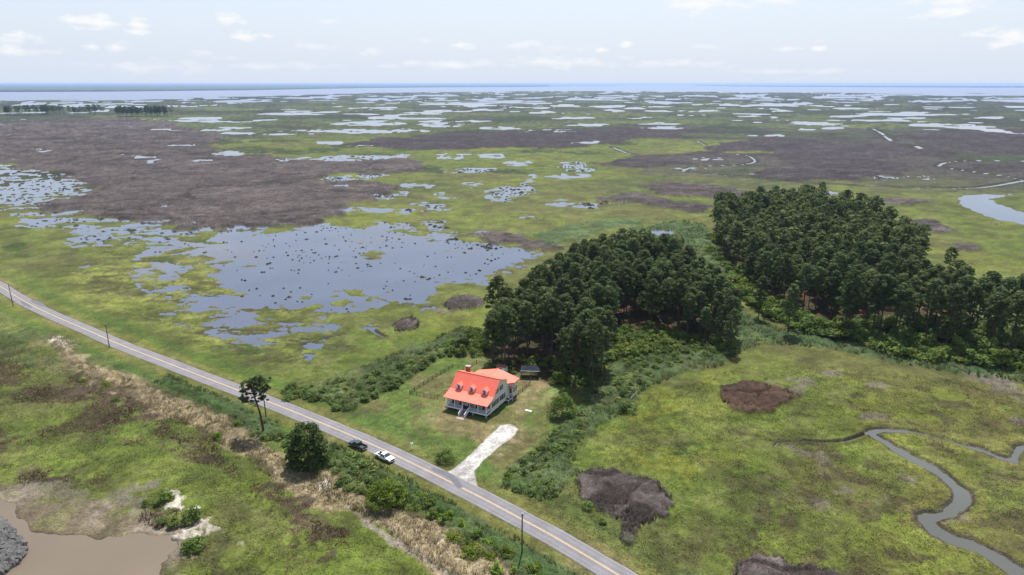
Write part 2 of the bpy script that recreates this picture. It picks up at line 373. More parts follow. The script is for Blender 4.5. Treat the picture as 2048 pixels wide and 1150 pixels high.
REDBROWN = [
    [(-60, 700), (0, 712), (45, 730), (50, 765), (0, 775), (-60, 770)], [(30, 788), (100, 768), (168, 780), (160, 800), (110, 806), (32, 803)],
    [(68, 862), (130, 842), (200, 800), (255, 812), (280, 838), (215, 868), (150, 868), (75, 880)],
    [(-60, 845), (0, 848), (26, 862), (24, 900), (0, 922), (-60, 930)], [(34, 958), (60, 940), (96, 942), (90, 958), (55, 970), (36, 966)],
    [(116, 958), (145, 945), (155, 950), (130, 963)], [(250, 882), (282, 882), (270, 892), (250, 892)],
    [(320, 855), (365, 862), (400, 880), (480, 935), (482, 958), (440, 952), (380, 925), (350, 900), (325, 875)],
    [(495, 968), (560, 975), (600, 1000), (610, 1016), (560, 1010), (505, 990)], [(278, 1020), (312, 1008), (345, 1022), (342, 1045), (305, 1056), (284, 1046)],
    [(602, 1035), (640, 1036), (690, 1048), (696, 1080), (668, 1096), (630, 1080)], [(190, 950), (210, 950), (205, 968), (188, 966)],
    [(130, 740), (200, 770), (300, 800), (330, 850), (290, 840), (240, 800), (140, 775)],
]
STRAW = dense(gp([(95, 668), (165, 690), (150, 705), (190, 735), (250, 752), (300, 768), (370, 795), (440, 824), (490, 850), (540, 892), (590, 925), (640, 945), (700, 960), (745, 985), (800, 1010),
                  (870, 1040), (940, 1075), (1000, 1110), (1030, 1160), (1060, 1230), (940, 1230), (880, 1150), (830, 1110), (765, 1060), (700, 1030), (640, 1010), (580, 975), (520, 935), (450, 895),
                  (390, 862), (320, 830), (270, 805), (200, 770), (130, 720)]), 3, True)
REED = [  # tall green-blue reeds
    [(556, 788), (640, 800), (690, 828), (735, 804), (800, 770), (850, 738), (880, 716), (955, 710), (975, 690), (960, 655), (920, 655), (870, 680), (800, 700), (760, 720), (700, 745), (640, 768), (590, 778)],
    [(1003, 972), (1012, 935), (1070, 895), (1135, 840), (1185, 785), (1225, 720), (1310, 690), (1420, 700), (1480, 706), (1440, 730), (1370, 745), (1300, 775), (1260, 820), (1200, 850), (1160, 885), (1140, 940), (1110, 1000), (1060, 990)],
    [(560, 868), (640, 880), (700, 900), (790, 945), (860, 975), (930, 1020), (1010, 1070), (1100, 1115), (1180, 1160), (1240, 1230), (1060, 1230), (1030, 1140), (960, 1090), (880, 1045), (800, 1005), (720, 965), (655, 940), (640, 900)],
    [(300, 765), (360, 745), (420, 775), (480, 810), (560, 850), (560, 880), (500, 870), (440, 828), (370, 795)],
    [(1420, 500), (1470, 560), (1480, 620), (1560, 660), (1690, 680), (1800, 700), (1950, 730), (2120, 745), (2120, 765), (1950, 755), (1800, 728), (1700, 705), (1600, 690), (1500, 690), (1480, 705), (1440, 640), (1420, 590), (1400, 540)],
    [(1270, 470), (1310, 450), (1360, 440), (1415, 452), (1425, 500), (1400, 540), (1350, 500), (1300, 485)],
    [(1065, 470), (1130, 452), (1230, 435), (1290, 440), (1280, 462), (1220, 455), (1160, 480), (1090, 495)],
]
DARKGRASS_AND_SHADE = [(505, 300, 60, 6), (585, 305, 50, 4), (650, 300, 40, 5), (690, 292, 30, 5), (430, 285, 60, 4), (560, 282, 55, 3), (480, 243, 60, 3), (860, 340, 30, 9), (1020, 343, 40, 6), (1075, 302, 45, 4), (1170, 306, 45, 4),
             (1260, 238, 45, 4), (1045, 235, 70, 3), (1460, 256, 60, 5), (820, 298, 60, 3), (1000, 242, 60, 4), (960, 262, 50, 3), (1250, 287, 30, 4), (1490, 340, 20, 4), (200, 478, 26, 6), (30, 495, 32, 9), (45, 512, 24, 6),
             (325, 520, 28, 8), (390, 487, 12, 4), (480, 700, 55, 14), (1370, 900, 40, 16), (1850, 455, 45, 7), (1120, 560, 70, 12), (1050, 612, 60, 16)]  # final pair: shade beside the nearer wood, painted into the ground colour
PONDS = [  # cx, cy, rx, ry, land fraction
    (246, 309, 26, 2.6, .1), (298, 318, 20, 4.5, .1), (88, 304, 18, 3.6, .1), (262, 355, 12, 3.6, .1), (323, 411, 24, 2.6, .25), (400, 237, 45, 2.4, .15), (385, 242, 40, 1.6, .1), (568, 228, 70, 2.6, .15),
    (432, 260, 26, 2.6, .1), (480, 256, 30, 1.8, .2), (470, 266, 40, 3, .2), (560, 268, 70, 2, .35), (620, 262, 60, 2.2, .3), (400, 321, 24, 2.2, .2), (458, 307, 28, 4, .2), (352, 289, 80, 1.8, .4), (560, 322, 34, 5, .35), (600, 318, 40, 3, .2),
    (690, 317, 60, 6, .3), (770, 313, 55, 5, .15), (690, 355, 50, 5, .35), (695, 370, 36, 3, .2), (740, 350, 30, 2.5, .3), (660, 285, 25, 2.6, .05), (733, 291, 14, 1.6, 0), (780, 389, 36, 10, .35), (835, 372, 36, 4, .3),
    (945, 340, 50, 5.5, .25), (908, 312, 30, 5, .3), (985, 312, 30, 4, .25), (1038, 327, 30, 5, .4), (1146, 330, 28, 7, .3), (1165, 340, 30, 4, .3), (1022, 383, 50, 10, .3), (1000, 395, 30, 7, .25), (1056, 366, 20, 6, .35),
    (940, 370, 20, 5, .4), (1065, 352, 16, 4, .2), (1100, 350, 24, 4, .3), (1150, 352, 30, 4, .3), (1112, 405, 28, 6, .4), (1180, 412, 26, 6, .3), (1212, 405, 22, 5, .3), (1246, 408, 15, 4, .25), (1048, 434, 18, 2.6, .05), (1090, 441, 14, 1.6, .2),
    (1328, 463, 17, 4.8, 0), (1178, 285, 30, 4, .3), (1648, 384, 30, 5, .3), (1610, 380, 8, 2, .1), (1800, 354, 75, 4.5, .35), (1700, 350, 22, 2.2, .3), (1545, 349, 28, 2, .3), (1420, 318, 36, 3, .35), (1545, 271, 32, 2.2, .3), (1110, 272, 20, 1.4, .2), (1790, 228, 85, 3.4, .1), (1700, 232, 36, 2.2, .1), (1610, 206, 14, 2, 0), (1570, 210, 55, 2.6, .15), (1500, 211, 60, 1.4, .1), (1720, 217, 60, 1, .1), (1640, 247, 40, 3, .2),
    (1665, 255, 25, 2.2, .1), (1842, 251, 17, 2, 0), (1938, 256, 28, 2, .1), (1980, 235, 26, 1.4, 0), (1855, 259, 12, 1, .1), (1560, 222, 26, 1.4, .2), (1410, 222, 40, 1.6, .1), (1495, 232, 20, 1.2, .1), (920, 208, 50, 2, .1), (962, 211, 26, 1.8, .05), (1075, 207, 24, 1.8, .1), (1110, 212, 40, 1.6, .1), (1220, 214, 42, 2.2, .1),
    (1320, 205, 28, 2, .3), (1150, 236, 55, 1.8, .2), (1300, 222, 40, 1.4, .2), (850, 226, 34, 3, .25), (900, 222, 60, 2.2, .35), (745, 247, 70, 4.5, .25), (880, 250, 40, 4, .25), (730, 262, 60, 5, .4), (800, 262, 50, 4, .3), (870, 243, 45, 2, .3), (930, 243, 40, 2.2, .3), (1000, 256, 50, 3, .35), (1100, 262, 60, 3.5, .4),
    (1180, 250, 50, 2.6, .4), (1310, 247, 40, 2, .2), (1320, 256, 44, 3, .25), (1390, 230, 26, 1.4, .2), (250, 214, 28, 1.8, .1), (350, 212, 20, 1.6, .1), (205, 222, 22, 2.4, .1), (480, 203, 50, 1.4, .2), (170, 212, 40, 1, .2), (25, 260, 20, 2, .2), (60, 252, 30, 1.4, .4),
    (700, 418, 28, 3.2, .2), (760, 420, 30, 4, .3), (812, 424, 15, 7, .3), (845, 412, 16, 9, .4), (880, 414, 26, 4, .4), (900, 390, 22, 5, .4), (868, 450, 30, 10, .5), (900, 462, 20, 6, .4), (780, 455, 40, 8, .3), (1005, 474, 40, 3, .5), (1035, 486, 45, 3, .4), (960, 466, 12, 3, .3),
    (1010, 545, 30, 4, .5), (975, 568, 22, 3, .4), (850, 616, 16, 4, .1), (1040, 533, 30, 4, .5), (140, 490, 14, 3, .3), (150, 531, 10, 2.2, .1), (740, 655, 14, 4, .5), (650, 655, 20, 5, .5), (96, 452, 60, 2, .2), (600, 447, 50, 3, .1), (500, 455, 40, 3, .2),
    (1420, 341, 30, 1.2, .2), (1390, 337, 30, 1.4, .2), (1850, 190, 190, .8, .3), (1990, 201, 60, .7, .2), (60, 206, 40, .8, .2), (2000, 186, 60, .6, .1),
]
CREEKLINES = [  # px polyline, width m, wet?
    ([(1365, 343), (1378, 336), (1410, 332), (1480, 329), (1508, 324), (1506, 317), (1490, 310), (1450, 307), (1400, 305)], 4.2),
    ([(1370, 342), (1400, 346), (1450, 350), (1520, 357), (1600, 364), (1700, 370), (1800, 374), (1900, 376), (1960, 375), (2010, 368), (2048, 361), (2110, 352)], 5),
    ([(1876, 333), (1888, 326), (1920, 322), (1980, 321), (2048, 322), (2110, 322)], 5), ([(1876, 333), (1910, 338), (1960, 345), (2010, 352), (2048, 360)], 4),
    ([(1225, 294), (1236, 299), (1255, 306), (1270, 308)], 5), ([(1745, 257), (1762, 266), (1782, 281)], 9), ([(1832, 292), (1842, 297)], 12), ([(1742, 257), (1770, 250)], 8), ([(1395, 283), (1410, 290)], 5),
    ([(1548, 892), (1556, 885), (1580, 882), (1620, 884)], .35), ([(1610, 883), (1640, 885), (1690, 883), (1738, 868)], .8),
    ([(800, 1030), (735, 1048), (790, 1085), (860, 1125), (905, 1160)], .01),
    ([(735, 655), (755, 668), (770, 675)], 1.1), ([(600, 700), (640, 680), (690, 668)], .6),
]
MUD = [(1602, 902, 28, 8, .35), (1647, 922, 20, 20, 0), (1690, 975, 16, 14, .5), (1812, 957, 18, 9, .3), (1650, 1012, 14, 12, .4), (1632, 1005, 6, 10, 0), (1752, 1001, 10, 6, .3), (2010, 770, 34, 18, .4), (1960, 755, 30, 10, .4),
       (1745, 832, 22, 5, 0), (1750, 770, 16, 8, .2), (1660, 745, 22, 7, .2), (1600, 775, 22, 10, -.4), (1895, 1035, 14, 10, 0), (1545, 760, 12, 5, 0), (2040, 840, 16, 10, 0), (1925, 1040, 14, 10, 0),
       (230, 540, 8, 5, 0), (880, 620, 14, 5, .1), (640, 655, 40, 10, 0), (1320, 60, 1, 1, 0), (70, 545, 10, 4, 0), (150, 985, 110, 20, .1), (260, 1000, 60, 25, .2), (530, 810, 1, 1, 0), (340, 745, 1, 1, 0)]
SAND = [(353, 1000, 13, 24, -.15), (362, 1025, 12, 14, 0), (412, 1054, 26, 11, .1), (340, 1078, 38, 10, -.3), (385, 1062, 20, 8, 0), (392, 1015, 5, 4, 0), (655, 970, 20, 4, -.15), (890, 1078, 8, 7, .4), (120, 685, 22, 10, .2), (480, 1085, 1, 1, 0)]
BAY_NEAR = gp([(-900, 208), (-400, 204), (0, 200.5), (150, 199.5), (270, 199), (340, 196.5), (400, 193.5), (520, 191.5), (640, 188), (760, 184.5), (900, 183), (1100, 181.5), (1300, 182), (1500, 183), (1700, 184.5), (1900, 188.5), (2048, 191), (2500, 195), (3000, 200),
               (6500, 168.6), (-4500, 168.6)])
FLOOR = [gp([(975, 735), (990, 680), (1050, 640), (1120, 600), (1190, 550), (1240, 535), (1320, 560), (1400, 620), (1440, 680), (1475, 700), (1400, 690), (1300, 678), (1235, 680), (1210, 725), (1195, 772), (1110, 765), (1070, 750), (1000, 740)]),
         gp([(1425, 455), (1520, 445), (1640, 440), (1740, 470), (1850, 550), (1960, 640), (2130, 660), (2130, 742), (1920, 722), (1800, 700), (1700, 672), (1600, 640), (1520, 610), (1470, 560), (1435, 500)])]

# ------------------------------------------------------------ the ground: one polar sheet out to the horizon
NA, NR = 1180, 740
HALF = math.radians(42)
fine = np.linspace(-HALF, HALF, NA)
coarse = np.linspace(HALF, 2 * math.pi - HALF, 60)[1:-1]
ANG = np.concatenate([fine, coarse])
v_px = np.linspace(168.0, 1330.0, NR)                 # ring spacing follows the slant of sight, as a level-of-detail rule
dep = np.arctan((575 - v_px) / -FPX * -1.0)           # placeholder angle
dep = PITCH + np.arctan((v_px - 575) / FPX)
RAD = (CAM_H / np.tan(dep))[::-1]
RAD = np.concatenate([[8, 40, 75], RAD])
A2, R2 = np.meshgrid(ANG, RAD)
X = (np.sin(A2) * R2).ravel(); Y = (np.cos(A2) * R2).ravel(); DIST = R2.ravel()
n_ring, n_ang = R2.shape
N = len(X)
RS = np.repeat(np.gradient(RAD), n_ang)               # ring spacing at each vertex
n40 = fbm(X, Y, 42, 5, 3); n12 = fbm(X, Y, 11, 4, 5); n3 = fbm(X, Y, 3.1, 3, 9); n120 = fbm(X, Y, 150, 4, 21); n500 = fbm(X, Y, 520, 4, 31)
nst = fbm(X * .8 + Y * .2, Y * 1.9 - X * .35, 30, 4, 77)
def mixc(c, k, rgb):
    k = np.clip(k, 0, 1)[:, None]; return c * (1 - k) + np.asarray(rgb)[None, :] * k
def ss(x, a, b):
    t = np.clip((x - a) / (b - a), 0, 1); return t * t * (3 - 2 * t)
c = np.tile(alb(122, 134, 60), (N, 1))
c = mixc(c, ss(n40, .48, .75) * .8, alb(136, 146, 58))
c = mixc(c, ss(n120, .48, .72) * .6, alb(108, 130, 48))
c = mixc(c, ss(1 - n12, .5, .85) * .5, alb(104, 108, 58))
c = mixc(c, ss(fbm(X, Y, 70, 5, 51), .56, .72) * .5, alb(120, 116, 74))
h = (n3 - .5) * .20 * np.exp(-RS / 4) + (n12 - .5) * .08
W_ = np.full(N, -1000.0)                                  # water field, >0 is water
brown_any = np.zeros(N)
# mid and far marsh: brown rush, dark rush and small ponds by noise
far = ss(DIST, 520, 900)
fb = fbm(X, Y * 1.2, 320, 5, 61)
right = ss(X / DIST, .05, .42)
k = far * ss(fb * .7 + fbm(X * .5, Y * .8, 110, 4, 63) * .3 + right * .17 + ss(DIST, 1500, 2600) * .10, .53, .57); c = mixc(c, k * .92, alb(88, 80, 84)); brown_any = np.maximum(brown_any, k)
k = far * ss(fbm(X, Y, 230, 4, 66), .61, .645); c = mixc(c, k * .8, alb(72, 86, 58))
k = ss(DIST, 900, 2200); c = mixc(c, k * .70, alb(82, 96, 68)); k = ss(DIST, 800, 1600) * ss(fbm(X * .6, Y * .8, 260, 4, 68), .53, .60); c = mixc(c, k * .6, alb(64, 76, 56))
k = ss(DIST, 800, 1600) * ss(fbm(X * .6, Y * .8, 200, 4, 69), .60, .68); c = mixc(c, k * .5, alb(118, 138, 74))
for cx, cy, rx, ry in DARKGRASS_AND_SHADE:
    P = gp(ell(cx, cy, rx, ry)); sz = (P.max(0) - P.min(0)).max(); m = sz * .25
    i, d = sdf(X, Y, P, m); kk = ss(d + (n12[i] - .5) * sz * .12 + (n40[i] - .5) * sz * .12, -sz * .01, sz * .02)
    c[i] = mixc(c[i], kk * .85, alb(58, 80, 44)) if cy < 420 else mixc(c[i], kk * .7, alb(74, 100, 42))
# bright yellow-green wracks of matted grass
for P, rgb in [([(330, 520), (420, 560), (560, 600), (640, 650), (600, 720), (480, 690), (340, 660), (200, 600), (150, 540), (240, 530)], (166, 172, 84)),
               ([(1240, 800), (1420, 760), (1420, 900), (1500, 1000), (1400, 1120), (1300, 1130), (1270, 1080), (1360, 1000), (1250, 930), (1180, 900)], (150, 158, 58)),
               ([(1440, 700), (1600, 710), (1640, 760), (1560, 750), (1480, 740), (1440, 760)], (158, 160, 72)),
               ([(0, 800), (320, 880), (480, 960), (560, 1150), (400, 1150), (300, 1000), (60, 960), (0, 920)], (132, 148, 58)),
               ([(560, 700), (760, 680), (880, 690), (960, 650), (1010, 560), (1150, 520), (1180, 480), (1060, 540), (900, 640), (760, 670), (560, 690)], (128, 146, 52))]:
    i, d = sdf(X, Y, gp(P), 20); c[i] = mixc(c[i], ss(d + (n40[i] - .5) * 26, -4, 8) * ss(nst[i] * .45 + fbm(X[i], Y[i] * 1.3, 9, 5, 303) * .45 + fbm(X[i], Y[i], 3.2, 4, 304) * .5, .62, .82) * .85, alb(*rgb))
# right-hand marsh: pitted tussocks
P = gp([(1380, 820), (1560, 840), (1700, 760), (1850, 700), (2120, 730), (2120, 1200), (1500, 1230), (1420, 1100), (1500, 960)])
i, d = sdf(X, Y, P, 10); q = fbm(X[i], Y[i], 5.5, 4, 91); k = ss(d, -4, 8) * ss(q, .60, .72); c[i] = mixc(c[i], k * .75, alb(96, 90, 62)); h[i] -= k * .05
k = ss(d, -4, 8) * ss(fbm(X[i], Y[i], 24, 4, 93), .52, .68); c[i] = mixc(c[i], k * .45, alb(118, 108, 70))
P = gp([(400, 960), (640, 1010), (780, 1110), (880, 1200), (330, 1220), (330, 1120), (420, 1060)])
i, d = sdf(X, Y, P, 10); k = ss(d, -3, 5) * ss(fbm(X[i], Y[i], 9, 4, 95), .56, .68); c[i] = mixc(c[i], k * .6, alb(96, 96, 60)); h[i] -= k * .12
# left-hand rough ground between marsh and road
P = gp([(-120, 560), (0, 620), (120, 668), (230, 715), (420, 790), (560, 850), (560, 900), (440, 850), (300, 790), (150, 760), (40, 740), (-120, 700)])
i, d = sdf(X, Y, P, 10); q = fbm(X[i], Y[i], 13, 5, 97); c[i] = mixc(c[i], ss(d, -3, 5) * ss(q, .40, .62) * .75, alb(96, 112, 66)); k = ss(d, 0, 5) * ss(1 - q, .5, .66); c[i] = mixc(c[i], k * .6, alb(146, 140, 104)); h[i] += ss(d, 0, 4) * (q) * .35
k = ss(d, 0, 4) * ss(fbm(X[i], Y[i], 5, 3, 98), .62, .7); c[i] = mixc(c[i], k * .6, alb(82, 106, 52)); h[i] += k * .5
# straw
i, d = sdf(X, Y, STRAW, 14); dd = d + (n12[i] - .5) * 7; k = ss(dd, -1.0, 1.2) * ss(n3[i] + n12[i] * .5, .05, .40)
c[i] = mixc(c[i], k, alb(186, 168, 130)); c[i] = mixc(c[i], ss(dd, 0, 3) * ss(nst[i], .58, .72) * .45, alb(150, 138, 100)); h[i] += ss(dd, 0, 2) * (.15 + .45 * n3[i])
k = ss(dd, 0, 2) * ss(fbm(X[i], Y[i], 1.6, 2, 55), .62, .78); c[i] = mixc(c[i], k * .7, alb(205, 188, 156))
for P in REDBROWN:
    i, d = sdf(X, Y, gp(P), 12); dd = d + (n12[i] - .5) * 8 + (fbm(X[i], Y[i], 2.4, 4, 202) - .5) * 7; k = ss(dd, -1.2, 2.2)
    c[i] = mixc(c[i], k * .85 * ss(n3[i] + .35, .4, .8), alb(98, 82, 68)); h[i] += k * .15 * n3[i]
# sandy path through the straw
PATH = line_poly([(640, 975), (690, 1005), (735, 1045), (790, 1085), (850, 1118), (905, 1155), (960, 1200)], [1.4, 1.0, 2.0, 2.2, 2.0, 2.2, 2.4])
i, d = sdf(X, Y, PATH, 3); k = ss(d + (n3[i] - .5) * 1.2, -.2, .5); c[i] = mixc(c[i], k * .8, alb(172, 162, 146)); h[i] = h[i] * (1 - k)
# brown rush stands
for j, P in enumerate(BROWN):
    Pw = gp(P); s_ = np.hypot(*Pw.mean(0)); am = 1.6 if s_ < 330 else min(26, s_ / 38)
    i, d = sdf(X, Y, Pw, am * 3 + 4)
    dd = d + (fbm(X[i], Y[i], am * 3.2, 4, 101 + j) - .5) * am * 2.4
    dd = dd + (fbm(X[i], Y[i], 2.2 if s_ < 330 else am, 3, 301 + j) - .5) * (2.2 if s_ < 330 else am * .6); k = ss(dd, -am * .1 - .2, am * (.3 if s_ < 330 else .10) + .4)
    red = np.array(alb(100, 78, 64)) if j == 6 else np.array(alb(84, 75, 79)) if j in (1, 2, 3, 4, 5) else np.array(alb(110, 100, 97))
    cc = np.tile(red, (len(i), 1)); t = ss(fbm(X[i], Y[i], 6, 4, 111), .4, .7); cc = cc * (1 - t[:, None] * .28)
    t = ss(fbm(X[i] * 2, Y[i], 30, 4, 113), .5, .7); cc = cc * (1 + t[:, None] * .16)
    c[i] = c[i] * (1 - k[:, None]) + cc * k[:, None]
    h[i] = h[i] * (1 - k) + k * ((.85 if s_ < 330 else 1.35) + (n3[i] - .5) * .8 * np.exp(-RS[i] / 5) + (n12[i] - .5) * .35)
    brown_any[i] = np.maximum(brown_any[i], k)
# tall reeds: lifted, blue-green
for j, P in enumerate(REED):
    i, d = sdf(X, Y, gp(P), 10); dd = d + (n12[i] - .5) * 5 + (n3[i] - .5) * 2; k = ss(dd, -.6, 1.2)
    cc = np.tile(alb(88, 110, 68), (len(i), 1)); cc = mixc(cc, ss(n12[i], .5, .8), alb(108, 128, 84)); cc = mixc(cc, ss(n40[i], .5, .75) * .6, alb(104, 108, 76))
    if j in (4, 5, 6): cc = mixc(cc, .6 * np.ones(len(i)), alb(92, 124, 76))
    c[i] = c[i] * (1 - k[:, None] * .9) + cc * k[:, None] * .9
    h[i] += k * (.35 + .9 * (n3[i] - .25))
# lawn, shoulders, yard wear
i, d = sdf(X, Y, LAWN, 6); k = ss(d + (n3[i] - .5) * .8, -.3, .5)
cc = np.tile(alb(122, 146, 66), (len(i), 1)); cc = mixc(cc, ss(n12[i], .42, .68) * .75, alb(144, 160, 90)); cc = mixc(cc, ss(n40[i], .5, .7) * .6, alb(104, 138, 58))
cc = mixc(cc, ss(fbm(X[i], Y[i], 14, 5, 121), .55, .7) * .6, alb(148, 132, 92)); cc = mixc(cc, ss(fbm(X[i], Y[i], 1.2, 3, 122), .5, .85) * .25, alb(100, 116, 60))
c[i] = c[i] * (1 - k[:, None]) + cc * k[:, None]; h[i] = h[i] * (1 - k) + (n3[i] - .5) * .05 * k
for P, rgb, am in [([(870, 838), (930, 830), (990, 850), (975, 880), (920, 870), (870, 860)], (168, 150, 108), .7), ([(965, 955), (1000, 905), (1060, 850), (1110, 800), (1125, 840), (1060, 895), (1005, 935), (1000, 985)], (122, 114, 70), .8),
                   ([(1028, 775), (1080, 755), (1100, 775), (1060, 800), (1040, 830), (1020, 820)], (170, 150, 112), .75), ([(960, 880), (990, 865), (1000, 880), (965, 905)], (168, 146, 104), .6),
                   ([(990, 745), (1060, 748), (1100, 760), (1080, 775), (1040, 772), (1010, 760)], (150, 122, 92), .8), ([(965, 940), (985, 915), (1020, 885), (1045, 872), (1040, 882), (1000, 910), (975, 940)], (196, 176, 138), .8),
                   ([(800, 860), (850, 850), (880, 880), (920, 905), (880, 915), (830, 890)], (122, 110, 70), .6), ([(820, 780), (840, 800), (850, 860), (830, 850), (800, 800)], (124, 116, 72), .6),
                   ([(875, 800), (895, 790), (900, 820), (880, 850)], (168, 152, 108), .5), ([(930, 715), (985, 722), (985, 740), (950, 735)], (158, 142, 98), .6)]:
    i, d = sdf(X, Y, gp(P), 6); c[i] = mixc(c[i], ss(d + (n3[i] - .5) * 5 + (n12[i] - .5) * 4, -1.2, 1.6) * am * (.5 + .5 * n3[i]), alb(*rgb))
# mowing lines across the front lawn
i, d = sdf(X, Y, gp([(700, 835), (800, 790), (850, 800), (860, 880), (880, 930), (760, 880)]), 3)
ang = math.radians(-38); t = (X[i] * math.cos(ang) + Y[i] * math.sin(ang)); w = np.sin(t * 2 * math.pi / 2.1 + n12[i] * 2) * .5 + .5
c[i] *= (1 + ss(d, 0, 4) * (w - .5) * .10)[:, None]
# road shoulders
RP = np.vstack([ROAD])
def dist_line(i, P):
    d2 = np.full(len(i), 1e18); x = X[i]; y = Y[i]
    for a, b in zip(P[:-1], P[1:]):
        e = b - a; t = np.clip(((x - a[0]) * e[0] + (y - a[1]) * e[1]) / (e @ e + 1e-9), 0, 1)
        d2 = np.minimum(d2, (x - a[0] - t * e[0]) ** 2 + (y - a[1] - t * e[1]) ** 2)
    return np.sqrt(d2)
x0, y0 = ROAD.min(0) - 14; x1, y1 = ROAD.max(0) + 14
i = np.nonzero((X > x0) & (X < x1) & (Y > y0) & (Y < y1))[0]
i = i[(np.abs(X[i]) < 460) & (Y[i] < 420)]
d = dist_line(i, ROAD[::2]) - ROAD_W / 2
near = d < 12; i = i[near]; d = d[near]
k = 1 - ss(d + (n3[i] - .5) * 1.6 + (n12[i] - .5) * 1.6, 2.2, 3.6)
cc = mixc(np.tile(alb(134, 138, 70), (len(i), 1)), ss(n12[i], .4, .7) * .8, alb(158, 148, 96)); cc = mixc(cc, (1 - ss(d + (n3[i] - .5), .2, .9)) * .6, alb(128, 112, 84))
c[i] = c[i] * (1 - k[:, None] * .85) + cc * k[:, None] * .85; flat = 1 - ss(d, 2.5, 5.5); h[i] = h[i] * (1 - flat) - .02 * flat
k = ss(d, 4, 6) * (1 - ss(d, 8, 12)) * ss(n40[i] + .2, .4, .7); c[i] = mixc(c[i], k * .45, alb(82, 122, 50))
i, d = sdf(X, Y, DRIVE, 3); dd = d + .35 + (n3[i] - .5) * .5; k = ss(dd, -.2, .3)
cc = np.tile((.40, .385, .36), (len(i), 1)) * (1 - .22 * ss(fbm(X[i], Y[i], 2.2, 4, 131), .45, .75))[:, None]; c[i] = c[i] * (1 - k[:, None]) + cc * k[:, None]; h[i] = h[i] * (1 - k) + .02 * k
# sand and mud flats
for cx, cy, rx, ry, an in MUD:
    P = gp(ell(cx, cy, rx, ry, ang=an)); sz = max(2.0, (P.max(0) - P.min(0)).min()); i, d = sdf(X, Y, P, sz * .5 + 2)
    k = ss(d + (fbm(X[i], Y[i], 3.5, 5, 211) - .5) * sz * .9 + (n12[i] - .5) * sz * .5, -.6, 1.4); c[i] = mixc(c[i], k * .62, alb(150, 138, 130)); h[i] = h[i] * (1 - k) - .02 * k
i, d = sdf(X, Y, COVE_MUD, 12); k = ss(d + (n12[i] - .5) * 10, -2.5, 3); c[i] = mixc(c[i], k * .85, alb(150, 132, 114)); h[i] = h[i] * (1 - k) - .12 * k
c[i] = mixc(c[i], k * ss(n12[i], .5, .7) * .5, alb(172, 160, 146))
for cx, cy, rx, ry, an in SAND:
    P = gp(ell(cx, cy, rx, ry, ang=an)); sz = max(1.5, (P.max(0) - P.min(0)).min()); i, d = sdf(X, Y, P, sz * .5 + 2)
    k = ss(d + (fbm(X[i], Y[i], 2.2, 4, 305) - .5) * 4.5 - .4, -.3, .6); c[i] = mixc(c[i], k * .95, (.34, .31, .255) * (.8 + .4 * n3[i][:, None]) if False else (.35, .32, .265)); h[i] = h[i] * (1 - k) + (.1 + .5 * ss(d, 0, 3)) * k
# forest floor
for P in FLOOR:
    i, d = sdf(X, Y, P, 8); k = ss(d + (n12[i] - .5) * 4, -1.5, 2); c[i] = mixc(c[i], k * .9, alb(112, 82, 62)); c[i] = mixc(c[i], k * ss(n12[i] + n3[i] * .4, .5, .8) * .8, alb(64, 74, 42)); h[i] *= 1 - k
# ---- water
def add_water(P, land=0.0, am=1.5, mg=None, isl=None, lo=0.0):
    mg = mg or am * 3 + 4; i, d = sdf(X, Y, P, mg)
    if len(i) == 0: return
    f = d + (fbm(X[i], Y[i], am * 3.0, 5, 141) - .5) * am * 2.6
    if land > 0:
        q = fbm(X[i] * .75, Y[i] * 1.3, isl or am * 4, 5, 151)
        f = np.minimum(f, (q - (.5 - (.5 - land) * .62)) * (isl or am * 4) * 1.1)
    W_[i] = np.maximum(W_[i], f)
i0, d0 = sdf(X, Y, POND, 20)
f = d0 + (fbm(X[i0], Y[i0], 9, 5, 161) - .5) * 9 + (fbm(X[i0], Y[i0], 3.5, 3, 165) - .5) * 4
# shoals and islets: many in the west and south-west, few in the open middle
q = fbm(X[i0] * .9, Y[i0] * 1.1, 17, 5, 171); openp = gp([(440, 466), (560, 462), (700, 458), (880, 476), (1000, 492), (1078, 508), (1000, 542), (890, 562), (846, 600), (740, 588), (660, 585), (600, 600), (500, 600), (450, 560), (430, 500)])
ii, dopen = sdf(X, Y, openp, 30); od = np.full(N, -30.0); od[ii] = dopen
wst = ss(-od[i0], -14, 16)
q2 = fbm(X[i0] * .7, Y[i0] * 1.3, 7, 4, 175); f = np.minimum(f, (q - (.06 + .42 * wst)) * 17); f = np.minimum(f, (q2 - (.06 + .30 * wst)) * 8)
W_[i0] = np.maximum(W_[i0], f)
i0, d0 = sdf(X, Y, LEFTWATER, 20); f = d0 + (fbm(X[i0], Y[i0], 12, 5, 163) - .5) * 8
q = fbm(X[i0] * .55 + Y[i0] * .1, Y[i0] * 1.15, 13, 5, 173); ed = ss(d0, 6, 40); f = np.minimum(f, (q - (.54 - .12 * ed)) * 14); q2 = fbm(X[i0] * .6, Y[i0] * 1.3, 7, 4, 177); f = np.minimum(f, (q2 - .34) * 8); W_[i0] = np.maximum(W_[i0], f)
for cx, cy, rx, ry, ld in PONDS:
    if cx < 520 and cy > 295: rx, ry, ld = rx * 1.15, ry * 1.7, .05
    dd = math.hypot(*at(cx, cy)); am = max(1.2, dd / 130); add_water(gp(ell(cx, cy, rx, ry, 18)), ld, am, None, max(5, dd / 60))
# scattered far pans
fp = fbm(X, Y, 120, 5, 181); fq = fbm(X, Y, 700, 3, 183); kk = ss(DIST, 1200, 1700) * (1 - ss(DIST, 5200, 6500))
f = (fp - (.84 - .05 * fq - .02 * ss(DIST, 1400, 3000)) ) * 120 - (1 - kk) * 60; sel = brown_any < .5; W_[sel] = np.maximum(W_[sel], f[sel]); W_ = np.maximum(W_, f - 5)
